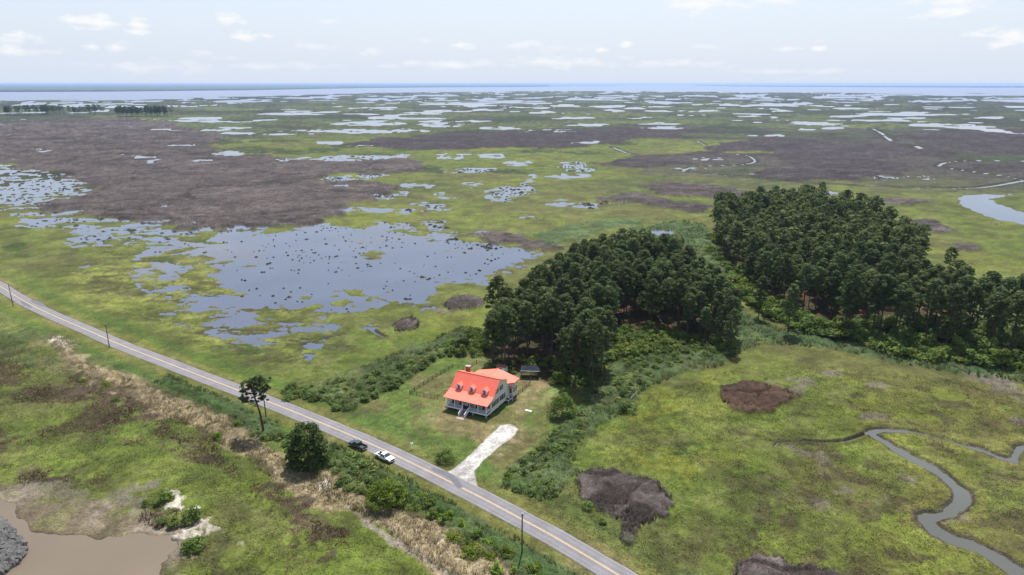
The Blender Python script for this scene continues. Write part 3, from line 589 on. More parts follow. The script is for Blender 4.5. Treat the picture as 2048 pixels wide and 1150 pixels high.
# near marsh pits west of the big pond
i0, d0 = sdf(X, Y, gp([(250, 540), (330, 520), (400, 600), (560, 640), (680, 650), (620, 720), (480, 690), (330, 640)]), 10); q = fbm(X[i0] * .8, Y[i0] * 1.2, 7, 5, 187); q3 = fbm(X[i0] * .6, Y[i0] * 1.3, 4, 4, 188)
W_[i0] = np.maximum(W_[i0], np.minimum(d0, np.maximum((q - .74) * 9, (q3 - .83) * 5)))
i0, d0 = sdf(X, Y, gp([(150, 470), (330, 470), (420, 560), (700, 650), (760, 690), (600, 740), (380, 690), (200, 600), (120, 520)]), 10); q3 = fbm(X[i0] * .5 + Y[i0] * .2, Y[i0] * 1.4, 7, 5, 189)
k = ss(d0, -6, 6) * ss(q3, .66, .72); c[i0] = mixc(c[i0], k * .7, alb(84, 84, 54)); h[i0] -= k * .08; q3 = fbm(X[i0], Y[i0], 2.6, 3, 190); c[i0] = mixc(c[i0], ss(d0, -6, 6) * ss(q3, .6, .72) * .45, alb(92, 96, 52))
creek_w = np.interp(np.linspace(0, 1, len(CREEK)), [0, .12, .22, .34, .45, .55, .62, .72, .85, .93, 1], [4.6, 3.5, 2.5, 3.4, 2.7, 2.0, 2.1, 1.5, 1.3, 2.2, 2.8])
i0 = np.nonzero((X > CREEK[:, 0].min() - 10) & (X < CREEK[:, 0].max() + 10) & (Y > CREEK[:, 1].min() - 10) & (Y < CREEK[:, 1].max() + 10))[0]
f = np.full(len(i0), -9.0)
for a, b, w in zip(CREEK[:-1], CREEK[1:], creek_w):
    e = b - a; t = np.clip(((X[i0] - a[0]) * e[0] + (Y[i0] - a[1]) * e[1]) / (e @ e + 1e-9), 0, 1)
    f = np.maximum(f, w / 2 - np.hypot(X[i0] - a[0] - t * e[0], Y[i0] - a[1] - t * e[1]))
f += (n3[i0] - .5) * 1.1 + (n12[i0] - .5) * 1.2 - .25
c[i0] = mixc(c[i0], ss(f, -1.3, -.5) * .85 * (.5 + .5 * ss(n12[i0], .3, .6)), alb(132, 124, 116)); h[i0] += ss(f, -2.4, -1.0) * .12
k = ss(f, -1.0, -.7) * (1 - ss(f, -.5, -.3)) * ss(n12[i0] + n3[i0] * .4, .45, .65); c[i0] = mixc(c[i0], k * .9, alb(58, 50, 42))
k = ss(f, -5, -2.2) * (1 - ss(f, -1.9, -1.2)); c[i0] = mixc(c[i0], k * .45, alb(158, 156, 78)); h[i0] += k * .22
W_[i0] = np.maximum(W_[i0], f)
add_water(RIVER, 0, 1.6)
for pts, w in CREEKLINES:
    if w < .05: continue
    wp = dense(gp(pts), max(2.0, w)); i0 = np.nonzero((X > wp[:, 0].min() - 9 * w) & (X < wp[:, 0].max() + 9 * w) & (Y > wp[:, 1].min() - 9 * w) & (Y < wp[:, 1].max() + 9 * w))[0]
    d = dist_line(i0, wp); f = w / 2 - d + (n12[i0] - .5) * w * .3
    k = ss(f, -w * 1.1, -w * .5); c[i0] = mixc(c[i0], k * .85, alb(62, 68, 48)); h[i0] += ss(f, -w * 1.4, -w * .8) * .6; W_[i0] = np.maximum(W_[i0], f)
i0, d0 = sdf(X, Y, COVE, 14); W_[i0] = np.maximum(W_[i0], d0 + (n12[i0] - .5) * 6)
i0, d0 = sdf(X, Y, BAY_NEAR, 300); W_[i0] = np.maximum(W_[i0], d0 + (fbm(X[i0], Y[i0], 260, 4, 191) - .5) * 200)
# low points and bars in the bay on the right
for P in [(1900, 184.5, 160, .6), (1990, 187, 90, .7), (1500, 180.2, 60, .35), (1780, 181, 90, .4)]:
    i0, d0 = sdf(X, Y, gp(ell(*P, n=20)), 200); W_[i0] = np.minimum(W_[i0], -d0)
# keep the dry land dry
for P in [LAWN] + FLOOR:
    i0, d0 = sdf(X, Y, P, 4); W_[i0] = np.minimum(W_[i0], -2 * ss(d0, -3, 0))
wet = ss(W_, -1.2 - DIST / 900, .0); c = mixc(c, wet * .55 * (DIST < 1500) * (1 - brown_any * .6), alb(108, 98, 78))
WATER_Z = -.22
k = ss(W_, -.45 - RS * .35, .12 + RS * .30)
h = h * (1 - k) + (-.55) * k
h = np.where(W_ > 25, -2.0, h)
rnd_ = RNG.random(N); c *= (1 + (rnd_ - .5) * (.16 + .34 * brown_any) * ss(DIST, 180, 330))[:, None]
# tiny tonal mottling at leaf-patch size
# sinuous drains, pits and tide-combed streaks
rid = np.abs(fbm(X, Y, 36, 5, 221) - .5); dr1 = (1 - ss(rid, .003, .012)) * ss(n40, .42, .6) * (1 - ss(DIST, 700, 1400)) * ss(-W_, .5, 2)
wet_land = np.ones(N)
for P in [LAWN] + FLOOR + [STRAW]:
    i0, d0 = sdf(X, Y, P, 6); wet_land[i0] = np.minimum(wet_land[i0], 1 - ss(d0, -4, 0))
i0 = np.nonzero((X < 40) & (Y < 330))[0]
dd0 = dist_line(i0, ROAD[::3]); wet_land[i0] = np.minimum(wet_land[i0], ss(dd0, 8, 14))
dr1 *= wet_land
c = mixc(c, dr1 * .55, alb(70, 66, 46)); h -= dr1 * .04
st = fbm(X * .9 + Y * .25, Y * 2.4 - X * .5, 16, 5, 231); c *= (1 + (st - .5) * .42 * wet_land)[:, None]
bl = ss(fbm(X, Y, 7, 4, 233), .60, .76) * wet_land; c = mixc(c, bl * .35 * (1 - brown_any), alb(112, 106, 70)); c = mixc(c, ss(fbm(X, Y, 9, 4, 235), .62, .78) * .35 * wet_land * (1 - brown_any), alb(150, 158, 84))
rbw = .006 + DIST / 60000; rb = brown_any * (1 - ss(np.abs(fbm(X * .7, Y * 1.2, 70, 5, 237) - .5), rbw, rbw * 3)) ; c = mixc(c, rb * .65, alb(62, 55, 50)); h -= rb * .5 * (h > .7)
c *= (1 + brown_any * (fbm(X, Y, 5 + 0 * X, 3, 239) - .5) * .5 * np.exp(-RS / 14))[:, None]; c *= (1 + brown_any * (fbm(X * .6, Y, 28, 4, 240) - .5) * .4)[:, None]
c *= (1 + (fbm(X, Y, 1.3, 2, 201) - .5) * .6 * np.exp(-RS / 3))[:, None]; c *= (1 + (fbm(X, Y, 4.2, 3, 203) - .5) * .45 * np.exp(-RS / 9))[:, None]; c *= (1 + (n12 - .5) * .30)[:, None]
g_ = c @ np.array([.3, .6, .1]); c = (g_[:, None] + (c - g_[:, None]) * .95) * .92; c *= (.90 + n500 * .2)[:, None]
c = np.clip(c, .004, .8)
Z = h
def gidx(x, y):
    a = np.arctan2(x, y); r_ = np.hypot(x, y); ia = np.clip(np.round((a + HALF) / (2 * HALF) * (NA - 1)).astype(int), 0, NA - 1)
    ir = np.clip(np.searchsorted(RAD, r_), 0, n_ring - 1); return ir * n_ang + ia
V = np.stack([X, Y, Z], 1)
idx = np.arange(n_ring * n_ang).reshape(n_ring, n_ang)
a = idx[:-1, :]; b = np.roll(idx, -1, 1)[:-1, :]; c2 = np.roll(idx, -1, 1)[1:, :]; d2 = idx[1:, :]
F = np.stack([a.ravel(), d2.ravel(), c2.ravel(), b.ravel()], 1)
gcol = np.concatenate([c, np.ones((N, 1))], 1)
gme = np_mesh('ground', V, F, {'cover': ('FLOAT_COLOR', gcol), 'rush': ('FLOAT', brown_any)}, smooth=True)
def ground_mat():
    m = D.materials.new('marsh ground cover'); m.use_nodes = True; nt = m.node_tree; b = nt.nodes['Principled BSDF']; L = nt.links
    b.inputs['Roughness'].default_value = .95; b.inputs['Specular IOR Level'].default_value = .12
    at_ = nt.nodes.new('ShaderNodeAttribute'); at_.attribute_name = 'cover'
    rs = nt.nodes.new('ShaderNodeAttribute'); rs.attribute_name = 'rush'
    g = nt.nodes.new('ShaderNodeNewGeometry')
    n1 = nt.nodes.new('ShaderNodeTexNoise'); n1.inputs['Scale'].default_value = 1.9; n1.inputs['Detail'].default_value = 4; n1.inputs['Roughness'].default_value = .65
    L.new(g.outputs['Position'], n1.inputs['Vector'])
    r = nt.nodes.new('ShaderNodeMapRange'); L.new(n1.outputs['Fac'], r.inputs[0]); r.inputs[1].default_value = .3; r.inputs[2].default_value = .7; r.inputs[3].default_value = .58; r.inputs[4].default_value = 1.48
    n2_ = nt.nodes.new('ShaderNodeTexNoise'); n2_.inputs['Scale'].default_value = .55; n2_.inputs['Detail'].default_value = 3
    L.new(g.outputs['Position'], n2_.inputs['Vector'])
    r2 = nt.nodes.new('ShaderNodeMapRange'); L.new(n2_.outputs['Fac'], r2.inputs[0]); r2.inputs[1].default_value = .3; r2.inputs[2].default_value = .7; r2.inputs[3].default_value = .86; r2.inputs[4].default_value = 1.14
    mm = nt.nodes.new('ShaderNodeMath'); mm.operation = 'MULTIPLY'; L.new(r.outputs[0], mm.inputs[0]); L.new(r2.outputs[0], mm.inputs[1])
    x = nt.nodes.new('ShaderNodeVectorMath'); x.operation = 'SCALE'; L.new(at_.outputs['Color'], x.inputs[0]); L.new(mm.outputs[0], x.inputs['Scale'])
    L.new(x.outputs[0], b.inputs['Base Color'])
    bn = nt.nodes.new('ShaderNodeBump'); bn.inputs['Strength'].default_value = .8; bn.inputs['Distance'].default_value = .3
    L.new(n1.outputs['Fac'], bn.inputs['Height']); L.new(bn.outputs[0], b.inputs['Normal'])
    return m
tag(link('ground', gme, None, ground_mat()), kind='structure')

# ------------------------------------------------------------ water sheets
def water_mat(name, col, rough=.06, wave=.02, scale=.6, refl=None):
    m = D.materials.new(name); m.use_nodes = True; nt = m.node_tree; b = nt.nodes['Principled BSDF']; L = nt.links
    b.inputs['Base Color'].default_value = (*col, 1); b.inputs['Roughness'].default_value = rough; b.inputs['IOR'].default_value = 1.333
    b.inputs['Specular IOR Level'].default_value = refl or .5
    g = nt.nodes.new('ShaderNodeNewGeometry'); n = nt.nodes.new('ShaderNodeTexNoise'); n.inputs['Scale'].default_value = scale; n.inputs['Detail'].default_value = 3
    L.new(g.outputs['Position'], n.inputs['Vector']); bn = nt.nodes.new('ShaderNodeBump'); bn.inputs['Strength'].default_value = .5; bn.inputs['Distance'].default_value = wave
    L.new(n.outputs['Fac'], bn.inputs['Height']); L.new(bn.outputs[0], b.inputs['Normal'])
    n4 = nt.nodes.new('ShaderNodeTexNoise'); n4.inputs['Scale'].default_value = .03; n4.inputs['Detail'].default_value = 4; L.new(g.outputs['Position'], n4.inputs['Vector'])
    mx = nt.nodes.new('ShaderNodeMix'); mx.data_type = 'RGBA'; L.new(n4.outputs['Fac'], mx.inputs[0])
    mx.inputs[6].default_value = (*[v * .7 for v in col], 1); mx.inputs[7].default_value = (*[min(1, v * 1.3) for v in col], 1); L.new(mx.outputs[2], b.inputs['Base Color'])
    return m
def sheet(name, poly, z, m):
    mb = MB(); mb.add([(p[0], p[1], z) for p in poly], [tuple(range(len(poly)))]); return tag(mb.build(name, m), kind='structure')
sheet('marsh_water', [(-1500, 185), (1500, 185), (6000, 3500), (60000, 40000), (60000, 129000), (-60000, 129000), (-60000, 40000), (-6000, 3500)], WATER_Z, water_mat('shallow marsh water', (.060, .072, .105), .05, .012, .8))
cr = [(30, 80), (260, 80), (260, 182), (56, 182), (56, 140), (30, 130)]
sheet('creek_water', cr, WATER_Z - .04, water_mat('silty creek water', (.075, .078, .066), .1, .01, 1.5))
sheet('cove_water', [at(-220, 965), at(420, 1000), at(380, 1260), (-60, 70), (-140, 60)], WATER_Z + .05, water_mat('muddy cove water', (.135, .108, .076), .18, .015, 1.2))

sheet('bay_water', [(-2600, 3300), (2600, 3300), (60000, 40000), (60000, 128000), (-60000, 128000), (-60000, 40000)], WATER_Z + .06, water_mat('choppy bay water', (.155, .18, .245), .45, .25, .05, refl=.28))
# ------------------------------------------------------------ road
def ribbon(name, line, off, w, z, m, kind='structure', parent=None, label=None, thick=0):
    t = np.gradient(line, axis=0); t /= np.hypot(t[:, 0], t[:, 1])[:, None]; n = np.stack([-t[:, 1], t[:, 0]], 1)
    A = line + n * (off - w / 2); B = line + n * (off + w / 2); mb = MB(); k = len(line)
    vs = [(*p, z) for p in A] + [(*p, z) for p in B]; fs = [(i, i + 1, k + i + 1, k + i) for i in range(k - 1)]
    if thick:
        vs += [(*p, z - thick) for p in A - n * .12] + [(*p, z - thick) for p in B + n * .12]
        fs += [(2 * k + i, 2 * k + i + 1, i + 1, i) for i in range(k - 1)] + [(k + i, k + i + 1, 3 * k + i + 1, 3 * k + i) for i in range(k - 1)]
    mb.add(vs, fs); o = mb.build(name, m, parent)
    return tag(o, label, kind=kind) if kind else o
def asphalt():
    m = D.materials.new('weathered asphalt'); m.use_nodes = True; nt = m.node_tree; b = nt.nodes['Principled BSDF']; L = nt.links
    b.inputs['Roughness'].default_value = .88; b.inputs['Specular IOR Level'].default_value = .35
    g = nt.nodes.new('ShaderNodeNewGeometry')
    def noise(s, d=4):
        n = nt.nodes.new('ShaderNodeTexNoise'); n.inputs['Scale'].default_value = s; n.inputs['Detail'].default_value = d; L.new(g.outputs['Position'], n.inputs['Vector']); return n
    def ramp(src, a, b_, c_, d_):
        r = nt.nodes.new('ShaderNodeMapRange'); L.new(src, r.inputs[0]); r.inputs[1].default_value = a; r.inputs[2].default_value = b_; r.inputs[3].default_value = c_; r.inputs[4].default_value = d_; return r.outputs[0]
    f1 = ramp(noise(.25).outputs['Fac'], .3, .7, .88, 1.12); f2 = ramp(noise(3.5, 5).outputs['Fac'], .3, .7, .9, 1.1)
    v = nt.nodes.new('ShaderNodeTexVoronoi'); v.feature = 'DISTANCE_TO_EDGE'; v.inputs['Scale'].default_value = .22
    dn = noise(.8); vm = nt.nodes.new('ShaderNodeVectorMath'); vm.operation = 'SCALE'; L.new(dn.outputs['Color'], vm.inputs[0]); vm.inputs['Scale'].default_value = 2.5
    va = nt.nodes.new('ShaderNodeVectorMath'); va.operation = 'ADD'; L.new(vm.outputs[0], va.inputs[0]); L.new(g.outputs['Position'], va.inputs[1]); L.new(va.outputs[0], v.inputs['Vector'])
    ck = ramp(v.outputs['Distance'], .0, .022, .0, 1.0); gate = ramp(noise(.06, 2).outputs['Fac'], .46, .56, 1.0, .0)
    mxx = nt.nodes.new('ShaderNodeMath'); mxx.operation = 'MAXIMUM'; L.new(ck, mxx.inputs[0]); L.new(gate, mxx.inputs[1])
    cf = ramp(mxx.outputs[0], 0, 1, .62, 1)
    def mul(a_, b2):
        q = nt.nodes.new('ShaderNodeMath'); q.operation = 'MULTIPLY'; L.new(a_, q.inputs[0]); L.new(b2, q.inputs[1]); return q.outputs[0]
    wa = nt.nodes.new('ShaderNodeAttribute'); wa.attribute_name = 'wear'
    tot = mul(mul(mul(f1, f2), cf), ramp(wa.outputs['Fac'], -1, 1, 1.22, .86))
    x = nt.nodes.new('ShaderNodeVectorMath'); x.operation = 'SCALE'; x.inputs[0].default_value = (.150, .147, .156); L.new(tot, x.inputs['Scale']); L.new(x.outputs[0], b.inputs['Base Color'])
    return m
M['asphalt'] = asphalt(); M['yellow'] = mat('faded yellow road paint', (.50, .33, .14), .8, var=.14, scale=1.3)
M['tar'] = mat('dark road patch', (.085, .088, .10), .85, var=.2, scale=2)
def road_sheet():
    t = np.gradient(ROAD, axis=0); t /= np.hypot(t[:, 0], t[:, 1])[:, None]; nn = np.stack([-t[:, 1], t[:, 0]], 1); offs = [-ROAD_W / 2 - .15] + list(np.linspace(-ROAD_W / 2, ROAD_W / 2, 27)) + [ROAD_W / 2 + .15]
    rg = np.random.default_rng(3); VV, A_ = [], []
    for j, o_ in enumerate(offs):
        w_ = rg.uniform(-.10, .10, len(ROAD)) if j in (0, 1, 27, 28) else 0; z_ = -.08 if j in (0, 28) else .07
        p_ = ROAD + nn * (o_ + w_)[:, None] if j in (0, 1, 27, 28) else ROAD + nn * o_
        VV.append(np.stack([p_[:, 0], p_[:, 1], np.full(len(ROAD), z_)], 1)); l_ = abs(abs(o_) - 1.38); A_.append(np.full(len(ROAD), math.exp(-((l_ - .62) / .22) ** 2) - .8 * math.exp(-((abs(o_) - 2.65) / .18) ** 2)))
    k_ = len(ROAD); F_ = [(j * k_ + i, (j + 1) * k_ + i, (j + 1) * k_ + i + 1, j * k_ + i + 1) for j in range(len(offs) - 1) for i in range(k_ - 1)]
    tag(link('road', np_mesh('road', np.vstack(VV), np.array(F_), {'wear': ('FLOAT', np.concatenate(A_))}), None, M['asphalt']), kind='structure')
road_sheet()
ribbon('road_marking', ROAD, .11, .11, .074, M['yellow']); ribbon('road_marking', ROAD, -.11, .11, .074, M['yellow'])
def near_idx(px, py):
    g_ = np.array(at(px, py)); return int(np.argmin(np.hypot(ROAD[:, 0] - g_[0], ROAD[:, 1] - g_[1])))
def patch(name, px, n=3.0):
    P = dense(gp(px), n, True); mb = MB(); mb.add([(p[0], p[1], .0745) for p in P], [tuple(range(len(P)))]); tag(mb.build(name, M['tar']), kind='structure')
patch('road_patch', [(862, 936), (885, 941), (905, 950), (918, 962), (926, 975), (918, 978), (905, 966), (895, 955), (872, 945)], .8)
patch('road_patch', [(60, 600), (78, 603), (92, 612), (84, 613), (68, 607)], .8); patch('road_patch', [(44, 602), (60, 610), (64, 616), (54, 613), (42, 606)], .8)

# wooden utility poles
def make_pole(hh):
    r = empty('utility_pole')
    MB().tube((0, 0, -.3), (0, 0, hh), .17, .12, 10).build('pole', M['pole'], r)
    MB().box(-.09, .09, .10, .34, hh - .5, hh - .38).build('bracket', M['pole'], r)
    i_ = MB().tube((0, .30, hh - .36), (0, .30, hh - .05), .09, .06, 8); i_.tube((0, 0, hh), (0, 0, hh + .22), .08, .05, 8); i_.build('insulator', M['insul'], r)
    MB().tube((.17, 0, .1), (.14, 0, hh * .45), .03, .03, 5).build('ground_wire_cover', M['black'], r)
    return r
for (px, py, hh, lb, lean) in [(26.3, 612, 9.7, 'dark wooden utility pole at the left edge of the frame beside the road bend', 0), (219, 695.3, 8.9, 'wooden utility pole between the road and the marsh below the wide pond', .01),
                               (532, 833, 8.9, 'wooden utility pole standing directly behind the tall roadside pine', -.012), (1044, 1112, 9.7, 'nearest tall wooden utility pole in front of the road at the bottom', 0)]:
    o = make_pole(hh); x, y = at(px, py); o.location = (x, y, 0); o.rotation_euler = (0, lean, math.radians(-41))
    tag(o, lb, 'utility pole', 'wooden utility poles along the road')

# ------------------------------------------------------------ the house
HX, HY = at(974.7, 838.5); HR = math.radians(-26.33)
def hw(u, v):  # house-local -> world
    return HX + u * math.cos(HR) - v * math.sin(HR), HY + u * math.sin(HR) + v * math.cos(HR)
H_ = empty('house', (HX, HY, 0), HR); tag(H_, 'cream two storey house with coral red roof, three dormers and a raised white front porch', 'house')
FL = 1.2; X0, X1 = -13.75, -.15
wall = MB().prism_x([(2.5, FL - .35), (12.4, FL - .35), (12.4, 6.95), (7.8, 8.78), (3.9, 4.9), (2.5, 4.48)], X0, X1).build('wall', M['siding'], H_)
sd = MB()
for k in range(26):                                   # clapboard courses on the right gable, proud by 1 cm
    z = FL + .12 + k * .28
    if z > 8.5: break
    f0 = 2.52 if z < 4.5 else 2.5 + (z - 4.48) / .3 if z < 4.9 else 3.9 + (z - 4.9) * 1.005
    f1 = 12.38 if z < 6.95 else 12.4 - (z - 6.95) * 2.51
    f0 = max(f0, 2.52)
    if f1 - f0 > .3: sd.add([(X1 + .004, f0, z), (X1 + .004, f1, z), (X1 + .018, f1, z - .02), (X1 + .018, f0, z - .02)], [(0, 1, 2, 3)]).add([(X1 + .018, f0, z - .02), (X1 + .018, f1, z - .02), (X1 + .003, f1, z - .03), (X1 + .003, f0, z - .03)], [(0, 1, 2, 3)])
tag(sd.build('clapboard_courses', M['siding'], wall), kind='stuff')
MB().box(X0 - .05, X1 + .03, 2.42, 12.45, FL - .42, FL - .12).build('skirt_board', M['white'], H_)
for v0 in (2.44, 12.3): MB().box(X1, X1 + .05, v0, v0 + .16, FL - .1, 4.4 if v0 < 3 else 6.8).build('corner_board', M['white'], H_)
add = MB().prism_y([(-12.4, FL - .35), (-.16, FL - .35), (-.16, 5.85), (-5.65, 7.18), (-12.4, 5.5)], 12.4, 17.3).build('rear_wing_wall', M['siding'], H_)
# roofs
def roof(name, quad, t=.16, seam=True, edge=True):
    o = MB().slab(quad, t).build(name, M['roof'], H_)
    a_, b_, c_, d_ = [Vector(p) for p in quad[:4]]          # a-b eave, d-c top
    if seam:
        mb = MB(); n = max(2, int((b_ - a_).length / .6)); nn = (b_ - a_).cross(d_ - a_).normalized() * .035
        if nn.z < 0: nn = -nn
        e = (b_ - a_).normalized() * .03
        for i in range(1, n):
            p = a_.lerp(b_, i / n); q = d_.lerp(c_, i / n)
            mb.add([p - e, p + e, p + nn, q - e, q + e, q + nn], [(0, 2, 5, 3), (2, 1, 4, 5), (0, 1, 2)])
        tag(mb.build('standing_seams', M['roof'], o), kind='stuff')
    return o
RX0, RX1 = -14.25, .12
roof('porch_roof', [(RX0, -.15, 3.92), (RX1, -.15, 3.92), (RX1, 3.9, 5.08), (RX0, 3.9, 5.08)])
MAINR = roof('main_roof', [(RX0 + .1, 3.88, 5.11), (RX1, 3.88, 5.11), (RX1, 7.8, 9.02), (RX0 + .1, 7.8, 9.02)])
roof('rear_roof', [(RX0 + .1, 12.75, 7.03), (RX1, 12.75, 7.03), (RX1, 7.8, 9.0), (RX0 + .1, 7.8, 9.0)])
MB().box(RX0 + .1, RX1, 7.7, 7.9, 8.98, 9.06).build('ridge_cap', M['roof'], H_)
roof('left_lean_to_roof', [(-15.35, 3.2, 4.2), (-15.35, 8.5, 4.2), (-14.1, 8.5, 5.0), (-14.1, 3.2, 5.0)])
MB().box(-15.1, X0 - .004, 3.5, 8.2, FL - .3, 4.15).build('lean_to_wall', M['siding'], H_)
roof('wing_roof_right', [(1.4, 14.4, 5.55), (1.4, 17.8, 5.55), (-5.65, 17.8, 7.38), (-5.65, 10.6, 7.38)], seam=False)
MB().slab([(1.4, 14.42, 5.54), (-5.65, 10.6, 7.375), (-5.65, 10.5, 7.37), (-.18, 11.9, 5.95)], .12).build('wing_roof_corner', M['roof'], H_)
roof('wing_roof_left', [(-12.75, 17.8, 5.55), (-12.75, 12.3, 5.55), (-5.65, 9.9, 7.38), (-5.65, 17.8, 7.38)], seam=False)
tag(MB().box(-5.75, -5.55, 11.2, 17.8, 7.35, 7.42).build('ridge_cap', M['roof'], H_))
# sunroom on the right rear corner
MB().box(-.156, 1.0, 13.85, 17.0, FL - .3, 5.2).build('sunroom_wall', M['siding'], H_)
roof('sunroom_roof', [(-.05, 13.2, 4.0), (1.18, 13.2, 4.0), (1.18, 14.7, 4.95), (-.05, 14.7, 4.95)], .1, seam=False)
def window(u, v, z, w, hgt, face, shut=True, mull=True, name='window'):
    """face: 'R' on a wall whose plane is u=const looking right, 'F' on v=const looking front"""
    def bx(a0, a1, z0, z1, d0, d1):
        m_ = MB()
        if face == 'R': m_.box(u + d0, u + d1, v + a0, v + a1, z + z0, z + z1)
        else: m_.box(u + a0, u + a1, v - d1, v - d0, z + z0, z + z1)
        return m_
    f = bx(-w / 2 - .09, w / 2 + .09, -hgt / 2 - .09, hgt / 2 + .09, .0, .045).build(name, M['white'], H_)
    bx(-w / 2, w / 2, .03, hgt / 2, .047, .06).build('pane', M['glass'], f); bx(-w / 2, w / 2, -hgt / 2, -.03, .047, .06).build('pane', M['glass'], f)
    if shut:
        for s in (-1, 1):
            c_ = s * (w / 2 + .09 + .24); bx(c_ - .22, c_ + .22, -hgt / 2 - .05, hgt / 2 + .05, .002, .05).build('shutter', M['shutter'], H_)
    return f
WR = X1 + .02
for v in (3.9, 6.15, 8.75): window(WR, v, 2.85, .78, 1.5, 'R')
window(WR, 10.35, 2.75, .8, 1.5, 'R')
window(WR, 8.75, 6.05, .78, 1.35, 'R'); window(WR, 6.1, 6.0, .7, 1.2, 'R')
window(.42, 13.84, 2.95, .78, 1.5, 'F', shut=False)
for v in (14.5, 15.4, 16.3): window(1.01, v, 3.1, .62, 1.6, 'R', shut=False)
window(-3.4, 2.49, 2.75, .95, 1.45, 'F'); window(-11.6, 2.49, 2.75, .95, 1.45, 'F'); window(-9.3, 2.49, 2.75, .85, 1.45, 'F'); window(-1.5, 2.49, 2.75, .8, 1.45, 'F')
dr = MB().box(-7.45, -6.45, 2.44, 2.49, FL + .02, 3.35).build('front_door', M['shutter'], H_)
MB().tube((-6.6, 2.42, 2.2), (-6.6, 2.36, 2.2), .05, .05, 6).build('handle', M['chrome'], dr)
window(-6.0, 2.49, 2.3, .32, 1.9, 'F', shut=False, name='sidelight')
# dormers
for cu in (-11.5, -7.27, -3.05):
    d_ = MB().prism_y([(cu - .84, 4.6), (cu + .84, 4.6), (cu + .84, 6.35), (cu, 6.95), (cu - .84, 6.35)], 4.08, 6.3).build('dormer', M['white'], H_)
    for s in (-1, 1):
        q = [(cu + s * 1.06, 3.86, 6.28), (cu, 3.86, 7.1), (cu, 6.1, 7.1), (cu + s * 1.06, 5.25, 6.28)]
        MB().slab(q, .09).build('dormer_roof', M['roof'], d_)
        MB().slab([(cu + s * 1.08, 3.82, 6.26), (cu, 3.82, 7.09), (cu, 3.88, 7.085), (cu + s * 1.08, 3.88, 6.255)], .16).build('rake_trim', M['white'], d_)
    MB().box(cu - .46, cu + .46, 4.03, 4.077, 5.2, 6.4).build('window_frame', M['white'], d_)
    MB().box(cu - .39, cu + .39, 4.012, 4.028, 5.84, 6.33).build('pane', M['glass'], d_); MB().box(cu - .39, cu + .39, 4.012, 4.028, 5.28, 5.80).build('pane', M['glass'], d_)
# porch
MB().box(-13.55, -.35, .36, 2.48, FL - .08, FL).build('porch_floor', M['darkdeck'], H_)
MB().box(-13.65, -.22, .26, .34, FL - .42, FL + .01).build('porch_fascia', M['white'], H_)
for u in (-13.66, -.28): MB().box(u, u + .06, .345, 2.41, FL - .42, FL + .01).build('porch_fascia', M['white'], H_)
PU = [-13.4, -10.82, -8.3, -5.85, -3.25, -.6]
for u in PU: MB().box(u - .09, u + .09, .40, .58, FL, 3.82).build('porch_post', M['white'], H_)
MB().box(-13.6, -.4, .38, .6, 3.66, 3.86).build('porch_beam', M['white'], H_)
def railing(p, q, nb):
    p = Vector(p); q = Vector(q); m_ = MB(); dd = (q - p); nrm = Vector((-dd.y, dd.x, 0)).normalized() * .035
    for z0, z1 in ((.12, .18), (.86, .94)):
        vs = [v + Vector((0, 0, z)) + s * nrm for z in (z0, z1) for v, s in ((p, -1), (q, -1), (q, 1), (p, 1))]
        m_.add(vs, [(3, 2, 1, 0), (4, 5, 6, 7), (0, 1, 5, 4), (1, 2, 6, 5), (2, 3, 7, 6), (3, 0, 4, 7)])
    o = m_.build('railing', M['white'], H_); b_ = MB()
    for i in range(nb):
        c_ = p.lerp(q, (i + .5) / nb); e = dd.normalized() * .022; f = nrm * .6
        vs = [c_ + Vector((0, 0, z)) + s1 * e + s2 * f for z in (.18, .86) for s1, s2 in ((-1, -1), (1, -1), (1, 1), (-1, 1))]
        b_.add(vs, [(0, 1, 5, 4), (1, 2, 6, 5), (2, 3, 7, 6), (3, 0, 4, 7)])
    tag(b_.build('balusters', M['white'], o), kind='stuff')
for i in range(5):
    if i == 2: continue
    railing((PU[i] + .09, .49, FL), (PU[i + 1] - .09, .49, FL), 15)
for u in (-13.4, -.6): railing((u, .6, FL), (u, 2.45, FL), 12)
# stairs in front of the middle bay
for k in range(7):
    z = FL - .02 - k * .17; y = .24 - k * .34
    st_ = MB().box(-7.95, -6.2, y - .34, y - .01, z - .05 - .0, z).build('stair_tread', M['deck'], H_)
for u in (-8.06, -6.16):
    MB().prism_x([(.24, FL - .42), (.24, FL + .0), (-2.3, -.02), (-2.3, -.2 + .0), (-2.1, -.2)], u, u + .07).build('stair_stringer', M['white'], H_)
    railing((u + .03, .25, FL - .05), (u + .03, -2.25, .08), 14)
    for (yy, z0, z1) in ((-2.3, -.05, 1.15), (.18, FL, 2.25)): MB().box(u - .02, u + .10, yy - .05, yy + .05, z0, z1).build('newel_post', M['white'], H_)
    MB().slab([(u - .03, .2, 2.22), (u + .12, .2, 2.22), (u + .12, -2.32, 1.1), (u - .03, -2.32, 1.1)], .06).build('handrail', M['white'], H_)
for (u, v) in [(a_, b_) for a_ in (-13.4, -9.1, -4.9, -.6) for b_ in (.5, 2.7, 7.5, 12.2)] + [(.8, 14.1), (.8, 16.8), (-12.2, 17), (-5.6, 17)]:
    MB().box(u - .2, u + .2, v - .2, v + .2, -.15, FL - .36).build('pier', M['pier'], H_)
MB().box(-13.55, -.4, 2.9, 12.2, FL - .6, FL - .43).build('floor_joists', M['pole'], H_)
